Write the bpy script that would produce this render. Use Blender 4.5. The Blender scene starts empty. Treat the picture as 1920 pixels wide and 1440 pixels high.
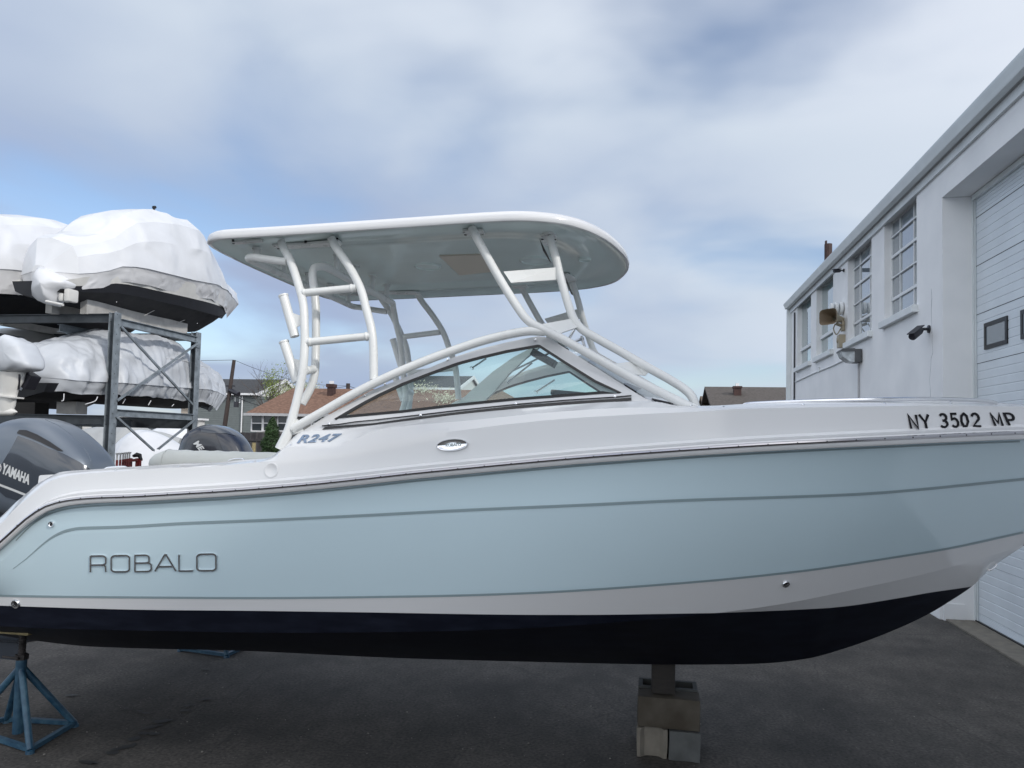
import bpy, bmesh, math, random
import numpy as np
from mathutils import Vector, Matrix, noise
from mathutils.bvhtree import BVHTree
random.seed(7)
R = math.radians
C = bpy.context.scene.collection
PI = math.pi
# ------------------------------------------------------------------ camera
F, EYE, SH = 1390.0, 2.2, 42.0
YAW, PIT, ROL = R(10.8), R(2.65), 0.0225
CM = Matrix.Rotation(YAW, 3, 'Z') @ Matrix.Rotation(PI/2+PIT, 3, 'X') @ Matrix.Rotation(ROL, 3, 'Z')
O = Vector((0, 0, EYE))
def ray(px, py):
    return CM @ Vector(((px-960)/F, (720+SH-py)/F, -1.0))
def on(px, py, axis, val):                    # point on the plane  axis = val
    d = ray(px, py); a = 'XYZ'.index(axis)
    return O + d*((val-O[a])/d[a])
def fw(px, py, dist): return O + ray(px, py)*dist
def gnd(px, py): return on(px, py, 'Z', 0.0)
def onf(px, py, f):                           # first point with Y = f(X, Z)
    d = ray(px, py); last = None; t = 1.5
    while t < 14:
        p = O + d*t; g = p.y - f(p.x, p.z)
        if last is not None and last < 0 <= g:
            a, b = t-.02, t
            for _ in range(25):
                m = (a+b)/2; q = O+d*m
                if q.y - f(q.x, q.z) < 0: a = m
                else: b = m
            return O + d*b
        last = g; t += .02
    return O + d*5
def proj(p):
    v = CM.transposed() @ (Vector(p)-O)
    return 960+F*v.x/-v.z, 720+SH-F*v.y/-v.z

# ------------------------------------------------------------------ materials
def nm(name):
    m = bpy.data.materials.new(name); m.use_nodes = True
    return m, m.node_tree.nodes, m.node_tree.links, m.node_tree.nodes['Principled BSDF']
def mat(name, col, rough=.5, metal=0, var=0., vscale=6., bump=0., bscale=40., coat=0., spec=.5, col2=None, detail=4, stretch=None, ridged=False):
    m, N, L, b = nm(name)
    b.inputs['Base Color'].default_value = (*col, 1); b.inputs['Roughness'].default_value = rough
    b.inputs['Metallic'].default_value = metal; b.inputs['Coat Weight'].default_value = coat
    b.inputs['Specular IOR Level'].default_value = spec
    tc = N.new('ShaderNodeTexCoord'); mp = N.new('ShaderNodeMapping'); L.new(tc.outputs['Object'], mp.inputs[0])
    if stretch: mp.inputs['Scale'].default_value = stretch
    if var or col2:
        n = N.new('ShaderNodeTexNoise'); n.inputs['Scale'].default_value = vscale; n.inputs['Detail'].default_value = detail
        L.new(mp.outputs[0], n.inputs['Vector'])
        r = N.new('ShaderNodeValToRGB'); L.new(n.outputs['Fac'], r.inputs[0])
        c2 = col2 or tuple(min(1, c*(1+var)) for c in col)
        c1 = col if col2 else tuple(c*(1-var) for c in col)
        r.color_ramp.elements[0].position = .32; r.color_ramp.elements[1].position = .68
        r.color_ramp.elements[0].color = (*c1, 1); r.color_ramp.elements[1].color = (*c2, 1)
        L.new(r.outputs[0], b.inputs['Base Color'])
        q = N.new('ShaderNodeMapRange'); q.inputs['To Min'].default_value = rough*.8; q.inputs['To Max'].default_value = min(1, rough*1.25)
        L.new(n.outputs['Fac'], q.inputs[0]); L.new(q.outputs[0], b.inputs['Roughness'])
    if bump:
        n2 = N.new('ShaderNodeTexNoise'); n2.inputs['Scale'].default_value = bscale; n2.inputs['Detail'].default_value = 6
        if ridged: n2.noise_type = 'RIDGED_MULTIFRACTAL'; n2.inputs['Detail'].default_value = 4; n2.inputs['Distortion'].default_value = .6
        L.new(mp.outputs[0], n2.inputs['Vector'])
        bp = N.new('ShaderNodeBump'); bp.inputs['Strength'].default_value = bump; bp.inputs['Distance'].default_value = .02
        L.new(n2.outputs['Fac'], bp.inputs['Height'])
        if ridged: bp.inputs['Distance'].default_value = .09; L.new(bp.outputs[0], b.inputs['Normal'])
    return m
def glass(name, tint=(.87, .94, .93), refl=1.0, mixdiff=0.0):
    m = bpy.data.materials.new(name); m.use_nodes = True; N = m.node_tree.nodes; L = m.node_tree.links; N.clear()
    o = N.new('ShaderNodeOutputMaterial'); t = N.new('ShaderNodeBsdfTransparent'); t.inputs[0].default_value = (*tint, 1)
    g = N.new('ShaderNodeBsdfGlossy'); g.inputs['Roughness'].default_value = .01; g.inputs[0].default_value = (refl, refl, refl, 1)
    fr = N.new('ShaderNodeFresnel'); fr.inputs[0].default_value = 1.5
    mx = N.new('ShaderNodeMixShader'); L.new(fr.outputs[0], mx.inputs[0]); L.new(t.outputs[0], mx.inputs[1]); L.new(g.outputs[0], mx.inputs[2])
    L.new(mx.outputs[0], o.inputs[0]); return m

M = {}
WHITE = (.70, .705, .715)
M['gel'] = mat('gelcoat_white', WHITE, .16, var=.015, vscale=1.2, coat=.3)
M['blue'] = mat('gelcoat_blue', (.59, .735, .80), .13, var=.012, vscale=1.0, coat=.4)
M['top_under'] = mat('gelcoat_pale_teal', (.70, .80, .785), .14, var=.03, vscale=3, coat=.3)
M['tube'] = mat('powder_coat', (.74, .75, .74), .28, var=.02, vscale=8)
M['stripe'] = mat('pinstripe_grey', (.27, .35, .38), .3)
M['chrome'] = mat('polished_steel', (.80, .81, .83), .13, metal=1)
M['rail'] = mat('rail_steel', (.50, .49, .51), .2, metal=1)
M['black'] = mat('black_rubber', (.012, .012, .014), .4)
M['blackgloss'] = mat('black_gloss', (.02, .022, .03), .12, coat=.5)
M['vinyl'] = mat('cushion_vinyl', (.62, .63, .59), .55, var=.05, vscale=5, bump=.4, bscale=9)
M['tan'] = mat('hatch_tan', (.66, .60, .52), .5)
M['decal'] = mat('decal_black', (.010, .010, .013), .6, spec=.2)
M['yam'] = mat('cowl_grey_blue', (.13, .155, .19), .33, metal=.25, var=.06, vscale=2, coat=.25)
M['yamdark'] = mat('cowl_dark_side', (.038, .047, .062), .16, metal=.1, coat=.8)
M['silver'] = mat('decal_silver', (.62, .63, .63), .35, metal=.2)
M['merc'] = mat('cowl_black', (.018, .022, .035), .16, coat=.6)
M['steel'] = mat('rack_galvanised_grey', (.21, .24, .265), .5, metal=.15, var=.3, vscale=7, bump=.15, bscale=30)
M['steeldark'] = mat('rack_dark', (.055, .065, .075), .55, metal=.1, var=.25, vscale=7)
M['wrap'] = mat('shrink_wrap', (.66, .67, .69), .3, var=.05, vscale=2.5, bump=.9, bscale=1.6, ridged=True)
M['hem'] = mat('crumpled_wrap', (.68, .68, .69), (.35), var=.05, vscale=4, bump=.4, bscale=4, ridged=True)
M['tarp'] = mat('silver_tarp', (.53, .555, .59), .42, var=.1, vscale=2.2, bump=1.0, bscale=2.2, stretch=(1, .7, 1), ridged=True)
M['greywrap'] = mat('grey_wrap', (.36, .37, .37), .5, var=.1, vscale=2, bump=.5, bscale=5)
M['offwhite'] = mat('old_gelcoat', (.66, .65, .62), .4, var=.08, vscale=5)
M['navy'] = mat('old_bottom_paint', (.008, .009, .013), .65, var=.3, vscale=6)
M['lumber'] = mat('painted_lumber', (.46, .45, .43), .7, var=.15, vscale=6, bump=.3)
M['wood'] = mat('grimy_wood', (.028, .025, .023), .85, var=.3, vscale=9, bump=.5, stretch=(1, 1, 5))
M['ply'] = mat('plywood_pad', (.30, .25, .13), .8, var=.35, vscale=14, bump=.4)
M['standblue'] = mat('chipped_blue_paint', (.008, .045, .09), .45, col2=(.04, .10, .15), vscale=22, bump=.25, bscale=30)
M['rust'] = mat('rusty_screw', (.035, .03, .03), .7, var=.4, vscale=20)
M['red'] = mat('red_paint', (.20, .02, .018), .5, var=.3, vscale=9)
M['conc_l'] = mat('concrete_light', (.17, .155, .13), .9, var=.18, vscale=9, bump=.6, bscale=60)
M['conc_g'] = mat('concrete_grey', (.085, .09, .09), .9, var=.25, vscale=8, bump=.6, bscale=60)
M['conc_d'] = mat('concrete_dark', (.06, .065, .065), .9, var=.3, vscale=9, bump=.6, bscale=60)
M['conc_b'] = mat('concrete_brown', (.045, .036, .025), .9, col2=(.085, .075, .06), vscale=7, bump=.7, bscale=50)
M['wall'] = mat('painted_masonry', (.76, .77, .78), .75, col2=(.86, .865, .87), vscale=1.3, bump=.5, bscale=7, detail=8)
M['trim'] = mat('painted_trim', (.70, .73, .74), .55, var=.06, vscale=3)
M['gutter'] = mat('gutter_metal', (.70, .74, .75), .4, var=.06, vscale=2, metal=.1)
M['soffit'] = mat('soffit_board', (.42, .42, .43), .7, var=.08, vscale=4)
M['doorpaint'] = mat('garage_door_paint', (.66, .71, .75), .45, var=.05, vscale=2, bump=.1, bscale=10)
M['winframe'] = mat('window_frame_paint', (.72, .74, .75), .5)
M['pane'] = mat('window_pane', (.20, .24, .27), .04, spec=.9, coat=1.0)
M['panegreen'] = mat('window_pane_green', (.16, .24, .25), .04, spec=.9, coat=1.0)
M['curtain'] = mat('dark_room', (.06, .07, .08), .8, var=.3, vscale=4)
M['beige'] = mat('beige_plastic', (.38, .33, .24), .5, var=.1)
M['beigedark'] = mat('horn_throat', (.14, .10, .06), .6)
M['darkplastic'] = mat('dark_plastic', (.02, .02, .028), .4)
M['bronze'] = mat('bronze_housing', (.09, .095, .10), .5, var=.2)
M['lens'] = mat('frosted_lens', (.50, .54, .56), .25, var=.25, vscale=12)
M['crackm'] = mat('crack_line', (.42, .44, .47), .9)
M['clap_grey'] = mat('grey_siding', (.15, .17, .17), .8, var=.08, vscale=3)
M['clap_tan'] = mat('tan_siding', (.30, .29, .27), .8, var=.08, vscale=3)
M['clap_cream'] = mat('cream_siding', (.50, .43, .36), .8, var=.15, vscale=4)
M['hwhite'] = mat('house_trim', (.75, .75, .76), .6)
M['brick'] = mat('brick', (.055, .03, .027), .9, var=.3, vscale=5)
M['glassdark'] = mat('house_glass', (.05, .06, .065), .1)
M['fence'] = mat('weathered_fence', (.045, .042, .045), .9, var=.3, vscale=3)
M['pole'] = mat('pole_wood', (.05, .038, .035), .9, var=.2, vscale=5)
M['leaf'] = mat('evergreen_leaf', (.03, .065, .02), .7, var=.4, vscale=2)
M['leafy'] = mat('spring_leaf', (.20, .26, .06), .7, var=.3, vscale=2)
M['blossom'] = mat('blossom', (.55, .55, .42), .7, var=.2, vscale=2)
M['twig'] = mat('bare_twig', (.11, .09, .08), .9)

def shingle(name, c1, c2):
    m, N, L, b = nm(name); b.inputs['Roughness'].default_value = .9
    tc = N.new('ShaderNodeTexCoord'); mp = N.new('ShaderNodeMapping'); mp.inputs['Scale'].default_value = (4, 1.5, 14); L.new(tc.outputs['Object'], mp.inputs[0])
    n = N.new('ShaderNodeTexNoise'); n.inputs['Scale'].default_value = 1.5; n.inputs['Detail'].default_value = 5; L.new(mp.outputs[0], n.inputs[0])
    w = N.new('ShaderNodeTexWave'); w.bands_direction = 'Z'; w.inputs['Scale'].default_value = .6; w.inputs['Distortion'].default_value = 1.2; L.new(mp.outputs[0], w.inputs[0])
    a = N.new('ShaderNodeMath'); a.operation = 'MULTIPLY_ADD'; a.inputs[1].default_value = .25; L.new(w.outputs['Fac'], a.inputs[0]); L.new(n.outputs['Fac'], a.inputs[2])
    r = N.new('ShaderNodeValToRGB'); r.color_ramp.elements[0].position = .4; r.color_ramp.elements[1].position = .8
    r.color_ramp.elements[0].color = (*c1, 1); r.color_ramp.elements[1].color = (*c2, 1); L.new(a.outputs[0], r.inputs[0]); L.new(r.outputs[0], b.inputs['Base Color'])
    return m
M['shing_brown'] = shingle('brown_shingles', (.085, .042, .026), (.24, .135, .09))
M['shing_dark'] = shingle('dark_shingles', (.028, .03, .033), (.06, .062, .066))
M['shing_taupe'] = shingle('taupe_shingles', (.055, .047, .04), (.11, .095, .085))

# hull material: everything below the painted waterline is navy (attribute = metres above the line)
def hullmat(name, base, rough=.14):
    m, N, L, b = nm(name); b.inputs['Coat Weight'].default_value = .35
    at = N.new('ShaderNodeAttribute'); at.attribute_name = 'above_line'
    g = N.new('ShaderNodeMath'); g.operation = 'GREATER_THAN'; g.inputs[1].default_value = 0; L.new(at.outputs['Fac'], g.inputs[0])
    mx = N.new('ShaderNodeMix'); mx.data_type = 'RGBA'; L.new(g.outputs[0], mx.inputs['Factor'])
    tcn = N.new('ShaderNodeTexCoord'); mpn = N.new('ShaderNodeMapping'); mpn.inputs['Scale'].default_value = (1, 1, 4); L.new(tcn.outputs['Object'], mpn.inputs[0]); nn_ = N.new('ShaderNodeTexNoise'); nn_.inputs['Scale'].default_value = 5; nn_.inputs['Detail'].default_value = 7; L.new(mpn.outputs[0], nn_.inputs[0])
    rn = N.new('ShaderNodeValToRGB'); rn.color_ramp.elements[0].position = .4; rn.color_ramp.elements[1].position = .75; rn.color_ramp.elements[0].color = (.0035, .005, .012, 1); rn.color_ramp.elements[1].color = (.010, .013, .024, 1); L.new(nn_.outputs['Fac'], rn.inputs[0]); L.new(rn.outputs[0], mx.inputs['A']); mx.inputs['B'].default_value = (*base, 1)
    L.new(mx.outputs['Result'], b.inputs['Base Color'])
    q = N.new('ShaderNodeMapRange'); q.inputs['To Min'].default_value = .5; q.inputs['To Max'].default_value = rough; L.new(g.outputs[0], q.inputs[0]); L.new(q.outputs[0], b.inputs['Roughness'])
    q2 = N.new('ShaderNodeMath'); q2.operation = 'MULTIPLY'; q2.inputs[1].default_value = .35; L.new(g.outputs[0], q2.inputs[0]); L.new(q2.outputs[0], b.inputs['Coat Weight'])
    q3 = N.new('ShaderNodeMapRange'); q3.inputs['To Min'].default_value = .2; q3.inputs['To Max'].default_value = .5; L.new(g.outputs[0], q3.inputs[0]); L.new(q3.outputs[0], b.inputs['Specular IOR Level'])
    return m
M['hullw'] = hullmat('hull_white_over_navy', WHITE)

def asphalt():
    m, N, L, b = nm('asphalt'); b.inputs['Roughness'].default_value = .85
    tc = N.new('ShaderNodeTexCoord')
    def ns(s, d, sc=(1, 1, 1)):
        mp = N.new('ShaderNodeMapping'); mp.inputs['Scale'].default_value = sc; L.new(tc.outputs['Object'], mp.inputs[0])
        n = N.new('ShaderNodeTexNoise'); n.inputs['Scale'].default_value = s; n.inputs['Detail'].default_value = d; L.new(mp.outputs[0], n.inputs[0]); return n
    a = ns(1.1, 8); c = ns(7, 6, (1, .6, 1)); e = ns(42, 6)
    r1 = N.new('ShaderNodeValToRGB'); r1.color_ramp.elements[0].position = .33; r1.color_ramp.elements[1].position = .68
    r1.color_ramp.elements[0].color = (.037, .034, .031, 1); r1.color_ramp.elements[1].color = (.082, .074, .066, 1); L.new(a.outputs['Fac'], r1.inputs[0])
    r2 = N.new('ShaderNodeMapRange'); r2.inputs['From Min'].default_value = .3; r2.inputs['From Max'].default_value = .7; r2.inputs['To Min'].default_value = .78; r2.inputs['To Max'].default_value = 1.18; L.new(c.outputs['Fac'], r2.inputs[0])
    r3 = N.new('ShaderNodeMapRange'); r3.inputs['From Min'].default_value = .3; r3.inputs['From Max'].default_value = .7; r3.inputs['To Min'].default_value = .5; r3.inputs['To Max'].default_value = 1.5; L.new(e.outputs['Fac'], r3.inputs[0])
    mm = N.new('ShaderNodeMath'); mm.operation = 'MULTIPLY'; L.new(r2.outputs[0], mm.inputs[0]); L.new(r3.outputs[0], mm.inputs[1])
    mx = N.new('ShaderNodeVectorMath'); mx.operation = 'SCALE'; L.new(r1.outputs[0], mx.inputs[0]); L.new(mm.outputs[0], mx.inputs['Scale'])
    v = N.new('ShaderNodeTexVoronoi'); v.inputs['Scale'].default_value = 16; L.new(tc.outputs['Object'], v.inputs[0])
    v2 = N.new('ShaderNodeMath'); v2.operation = 'LESS_THAN'; v2.inputs[1].default_value = .045; L.new(v.outputs['Distance'], v2.inputs[0])
    v3 = N.new('ShaderNodeMath'); v3.operation = 'GREATER_THAN'; v3.inputs[1].default_value = .57; L.new(c.outputs['Fac'], v3.inputs[0])
    v4 = N.new('ShaderNodeMath'); v4.operation = 'MULTIPLY'; L.new(v2.outputs[0], v4.inputs[0]); L.new(v3.outputs[0], v4.inputs[1])
    m2 = N.new('ShaderNodeMix'); m2.data_type = 'RGBA'; L.new(v4.outputs[0], m2.inputs['Factor']); L.new(mx.outputs[0], m2.inputs['A']); m2.inputs['B'].default_value = (.2, .19, .17, 1)
    vc = N.new('ShaderNodeTexVoronoi'); vc.feature = 'DISTANCE_TO_EDGE'; vc.inputs['Scale'].default_value = .55
    dn = N.new('ShaderNodeMix'); dn.data_type = 'VECTOR'; dn.inputs['Factor'].default_value = .12; L.new(tc.outputs['Object'], dn.inputs['A']); L.new(c.outputs['Color'], dn.inputs['B']); L.new(dn.outputs['Result'], vc.inputs[0])
    k1 = N.new('ShaderNodeMath'); k1.operation = 'LESS_THAN'; k1.inputs[1].default_value = .0045; L.new(vc.outputs['Distance'], k1.inputs[0])
    k2 = N.new('ShaderNodeMath'); k2.operation = 'GREATER_THAN'; k2.inputs[1].default_value = .50; L.new(a.outputs['Fac'], k2.inputs[0])
    k3 = N.new('ShaderNodeMath'); k3.operation = 'MULTIPLY'; L.new(k1.outputs[0], k3.inputs[0]); L.new(k2.outputs[0], k3.inputs[1])
    k4 = N.new('ShaderNodeMath'); k4.operation = 'MULTIPLY'; k4.inputs[1].default_value = .3; L.new(k3.outputs[0], k4.inputs[0])
    m3 = N.new('ShaderNodeMix'); m3.data_type = 'RGBA'; L.new(k4.outputs[0], m3.inputs['Factor']); L.new(m2.outputs['Result'], m3.inputs['A']); m3.inputs['B'].default_value = (.012, .012, .012, 1)
    L.new(m3.outputs['Result'], b.inputs['Base Color'])
    bp = N.new('ShaderNodeBump'); bp.inputs['Strength'].default_value = .5; bp.inputs['Distance'].default_value = .006; L.new(e.outputs['Fac'], bp.inputs['Height']); L.new(bp.outputs[0], b.inputs['Normal'])
    return m
M['asphalt'] = asphalt()
M['stain'] = mat('oil_stain', (.022, .021, .019), .55, var=.25, vscale=12)

# ------------------------------------------------------------------ mesh builder
class MB:
    def __init__(s): s.v = []; s.f = []; s.m = []; s.sharp = set()
    def add(s, vs, fs, mi=0):
        o = len(s.v); s.v += [Vector(v) for v in vs]; s.f += [tuple(i+o for i in f) for f in fs]; s.m += [mi]*len(fs); return o
    def box(s, c, d, rot=None, mi=0, bev=0):
        x, y, z = d[0]/2, d[1]/2, d[2]/2
        if bev:
            bm = bmesh.new(); bmesh.ops.create_cube(bm, size=1)
            bmesh.ops.scale(bm, vec=d, verts=bm.verts); bmesh.ops.bevel(bm, geom=bm.edges[:], offset=bev, segments=2, affect='EDGES', profile=.6)
            bm.verts.index_update(); vs = [v.co.copy() for v in bm.verts]; fs = [[v.index for v in f.verts] for f in bm.faces]; bm.free()
        else:
            vs = [Vector((a*x, b*y, e*z)) for a in (-1, 1) for b in (-1, 1) for e in (-1, 1)]
            fs = [(0, 1, 3, 2), (4, 6, 7, 5), (0, 4, 5, 1), (2, 3, 7, 6), (0, 2, 6, 4), (1, 5, 7, 3)]
        if rot is not None: vs = [rot @ v for v in vs]
        s.add([v+Vector(c) for v in vs], fs, mi); return s
    def bar(s, a, b, w, h, mi=0, up=(0, 0, 1)):          # rectangular bar from a to b
        a, b = Vector(a), Vector(b); d = (b-a); L = d.length; d.normalize(); up = Vector(up)
        if abs(d.dot(up)) > .98: up = Vector((0, 1, 0))
        sd = d.cross(up).normalized(); u2 = sd.cross(d)
        rot = Matrix((d, sd, u2)).transposed()
        return s.box((a+b)/2, (L, w, h), rot, mi)
    def tube(s, pts, r, seg=12, mi=0, cap=True):
        pts = [Vector(p) for p in pts]; n = len(pts); rr = r if isinstance(r, (list, tuple)) else [r]*n
        vs = []; prev = None
        for i, p in enumerate(pts):
            t = (pts[min(i+1, n-1)]-pts[max(i-1, 0)]).normalized()
            if prev is None:
                a = Vector((0, 0, 1)) if abs(t.z) < .9 else Vector((1, 0, 0)); u = t.cross(a).normalized()
            else: u = (prev-t*prev.dot(t)).normalized()
            prev = u; w = t.cross(u)
            for k in range(seg):
                an = 2*PI*k/seg; vs.append(p+(u*math.cos(an)+w*math.sin(an))*rr[i])
        fs = [(i*seg+k, i*seg+(k+1) % seg, (i+1)*seg+(k+1) % seg, (i+1)*seg+k) for i in range(n-1) for k in range(seg)]
        if cap: fs += [tuple(range(seg))[::-1], tuple((n-1)*seg+k for k in range(seg))]
        s.add(vs, fs, mi); return s
    def grid(s, rows, mi=0, closed=False, flip=False, mifn=None):
        nr, nc = len(rows), len(rows[0]); vs = [p for r in rows for p in r]; fs = []; ms = []
        for i in range(nr-1):
            for j in range(nc if closed else nc-1):
                k = (j+1) % nc
                f = (i*nc+j, i*nc+k, (i+1)*nc+k, (i+1)*nc+j)
                fs.append(f[::-1] if flip else f); ms.append(mifn(i, j) if mifn else mi)
        o = s.add(vs, fs); s.m[-len(fs):] = ms; return o
    def prism(s, poly, vec, mi=0):
        n = len(poly); a = [Vector(p) for p in poly]; b = [p+Vector(vec) for p in a]
        fs = [tuple(range(n))[::-1], tuple(range(n, 2*n))]+[(i, (i+1) % n, n+(i+1) % n, n+i) for i in range(n)]
        s.add(a+b, fs, mi); return s
    def lathe(s, prof, c, axis, seg=20, mi=0, close=True):        # prof: (r, h) along axis
        ax = Vector(axis).normalized(); a = Vector((0, 0, 1)) if abs(ax.z) < .9 else Vector((1, 0, 0)); u = ax.cross(a).normalized(); w = ax.cross(u)
        rows = [[Vector(c)+ax*h+(u*math.cos(2*PI*k/seg)+w*math.sin(2*PI*k/seg))*max(r, 1e-4) for k in range(seg)] for r, h in prof]
        s.grid(rows, mi, closed=True); return s
    def ring(s, outer, inner, vec, mi=0):                          # frame between two loops of equal length
        n = len(outer); o = [Vector(p) for p in outer]; i_ = [Vector(p) for p in inner]; v = Vector(vec)
        vs = o+i_+[p+v for p in o]+[p+v for p in i_]; fs = []
        for k in range(n):
            j = (k+1) % n
            fs += [(k, j, n+j, n+k), (2*n+k, 3*n+k, 3*n+j, 2*n+j), (k, 2*n+k, 2*n+j, j), (n+k, n+j, 3*n+j, 3*n+k)]
        s.add(vs, fs, mi); return s
def worldloc(o):
    p = Vector((0, 0, 0))
    while o is not None: p += o.location; o = o.parent
    return p
def obj(name, mb, mats, parent=None, smooth=False, angle=35, weld=False, **tags):
    if not isinstance(mats, (list, tuple)): mats = [mats]
    off = worldloc(parent) if parent else Vector((0, 0, 0))
    loc = Vector((0, 0, 0))
    me = bpy.data.meshes.new(name); me.from_pydata([v-off for v in mb.v], [], mb.f)
    for m in mats: me.materials.append(m)
    for p, mi in zip(me.polygons, mb.m): p.material_index = mi
    bm = bmesh.new(); bm.from_mesh(me)
    if weld: bmesh.ops.remove_doubles(bm, verts=bm.verts, dist=1e-5)
    bmesh.ops.recalc_face_normals(bm, faces=bm.faces)
    if smooth:
        for f in bm.faces: f.smooth = True
        for e in bm.edges:
            if len(e.link_faces) == 2 and e.calc_face_angle(0) > R(angle): e.smooth = False
    bm.to_mesh(me); bm.free(); me.update()
    o = bpy.data.objects.new(name, me); C.objects.link(o)
    if parent: o.parent = parent
    for k, v in tags.items(): o[k] = v
    return o
def thing(name, label, cat, loc=(0, 0, 0), group=None):
    o = bpy.data.objects.new(name, None); C.objects.link(o); o.location = loc; o.empty_display_size = .2
    o['label'] = label; o['category'] = cat
    if group: o['group'] = group
    return o
def copy_tree(o, delta=(0, 0, 0), parent=None, **tags):
    c = o.copy(); C.objects.link(c); c.parent = parent
    if parent is None: c.location = o.location+Vector(delta)
    for ch in list(o.children): copy_tree(ch, parent=c)
    for k, v in tags.items(): c[k] = v
    return c
def struct(o): o['kind'] = 'structure'; return o

def catmull(pts, n=6):
    P = [Vector(p) for p in pts]; P = [P[0]*2-P[1]]+P+[P[-1]*2-P[-2]]; out = []
    for i in range(1, len(P)-2):
        a, b, c, d = P[i-1:i+3]
        for k in range(n):
            t = k/n; out.append(.5*((2*b)+(c-a)*t+(2*a-5*b+4*c-d)*t*t+(3*b-a-3*c+d)*t**3))
    out.append(P[-2]); return out
def pchip(xs, ys):
    xs = np.array(xs, float); ys = np.array(ys, float); o = np.argsort(xs); xs, ys = xs[o], ys[o]
    keep = np.concatenate([[True], np.diff(xs) > 1e-4]); xs, ys = xs[keep], ys[keep]
    h = np.diff(xs); d = np.diff(ys)/h; m = np.zeros(len(xs)); m[0], m[-1] = d[0], d[-1]
    for i in range(1, len(xs)-1):
        if d[i-1]*d[i] > 0:
            w1, w2 = 2*h[i]+h[i-1], h[i]+2*h[i-1]; m[i] = (w1+w2)/(w1/d[i-1]+w2/d[i])
    def f(x):
        i = int(np.clip(np.searchsorted(xs, x)-1, 0, len(xs)-2)); t = (x-xs[i])/h[i]
        if x < xs[0]: return ys[0]+m[0]*(x-xs[0])
        if x > xs[-1]: return ys[-1]+m[-1]*(x-xs[-1])
        return float((2*t**3-3*t**2+1)*ys[i]+(t**3-2*t**2+t)*h[i]*m[i]+(-2*t**3+3*t**2)*ys[i+1]+(t**3-t**2)*h[i]*m[i+1])
    return f

# text as flat triangles in unit space, (verts2d, faces)
def text2d(s, shear=0., offset=0., spacing=1.):
    cu = bpy.data.curves.new('t', 'FONT'); cu.body = s; cu.size = 1; cu.shear = shear; cu.offset = offset; cu.space_character = spacing; cu.resolution_u = 6
    o = bpy.data.objects.new('t', cu); C.objects.link(o); dg = bpy.context.evaluated_depsgraph_get(); me = o.evaluated_get(dg).to_mesh()
    bm = bmesh.new(); bm.from_mesh(me); bmesh.ops.triangulate(bm, faces=bm.faces); bmesh.ops.remove_doubles(bm, verts=bm.verts, dist=1e-5)
    bm.verts.index_update(); vs = [(v.co.x, v.co.y) for v in bm.verts]; fs = [[v.index for v in f.verts] for f in bm.faces]; bm.free()
    o.evaluated_get(dg).to_mesh_clear(); bpy.data.objects.remove(o); bpy.data.curves.remove(cu)
    x0 = min(v[0] for v in vs); x1 = max(v[0] for v in vs); y0 = min(v[1] for v in vs); y1 = max(v[1] for v in vs)
    return [((a-x0)/(x1-x0), (b-y0)/(y1-y0)) for a, b in vs], fs
def strokes2d(strokes, w, hfac):          # strokes: polylines in unit space -> ribbons; w width, hfac = height/width of the unit in real size
    vs, fs = [], []
    for st in strokes:
        P = [Vector((x, y*hfac)) for x, y in st]; closed = (P[0]-P[-1]).length < 1e-6
        if closed: P = P[:-1]
        n = len(P); o = len(vs)
        for i in range(n):
            if closed: a, b = P[i-1], P[(i+1) % n]
            else: a, b = P[max(i-1, 0)], P[min(i+1, n-1)]
            t1 = (P[i]-a) if (P[i]-a).length > 1e-9 else (b-P[i]); t2 = (b-P[i]) if (b-P[i]).length > 1e-9 else t1
            t1 = t1.normalized(); t2 = t2.normalized(); t = (t1+t2).normalized(); nn = Vector((-t.y, t.x)); k = 1/max(.82, nn.dot(Vector((-t1.y, t1.x))))
            for sg in (1, -1):
                q = P[i]+nn*sg*w/2*k; vs.append((q.x, q.y/hfac))
        for i in range(n if closed else n-1):
            j = (i+1) % n; fs.append([o+2*i, o+2*i+1, o+2*j+1, o+2*j])
    return vs, fs
class Surf:
    def __init__(s, *obs):
        vs, fs = [], []
        for o in obs:
            w = worldloc(o); k = len(vs); vs += [v.co+w for v in o.data.vertices]; fs += [[i+k for i in p.vertices] for p in o.data.polygons]
        s.b = BVHTree.FromPolygons(vs, fs)
    def hit(s, px, py, off=.003):
        d = ray(px, py).normalized(); loc, n, i, dist = s.b.ray_cast(O, d)
        if loc is None: return None, None
        if n.dot(d) > 0: n = -n
        return loc+n*off, n
def decal(mb, surf, t2, quad, off=.003, thick=.004, mi=0):  # quad px: bottom-left, bottom-right, top-right, top-left
    vs2, fs = t2; q = [Vector(p) for p in quad]; top = []; bot = []
    for u, v in vs2:
        p = (q[0]*(1-u)+q[1]*u)*(1-v)+(q[3]*(1-u)+q[2]*u)*v
        l, n = surf.hit(p.x, p.y, off)
        if l is None: l, n = fw(p.x, p.y, 4.5), Vector((0, -1, 0))
        bot.append(l-n*off*.5); top.append(l+n*thick)
    o = mb.add(top, fs, mi)
    from collections import Counter
    cnt = {}
    for f in fs:
        for i in range(len(f)):
            e = (f[i], f[(i+1) % len(f)]); k = tuple(sorted(e)); cnt.setdefault(k, []).append(e)
    o2 = mb.add(bot, [], mi)
    for k, l in cnt.items():
        if len(l) == 1:
            a, b = l[0]; mb.f.append((o+a, o+b, o2+b, o2+a)); mb.m.append(mi)

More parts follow.
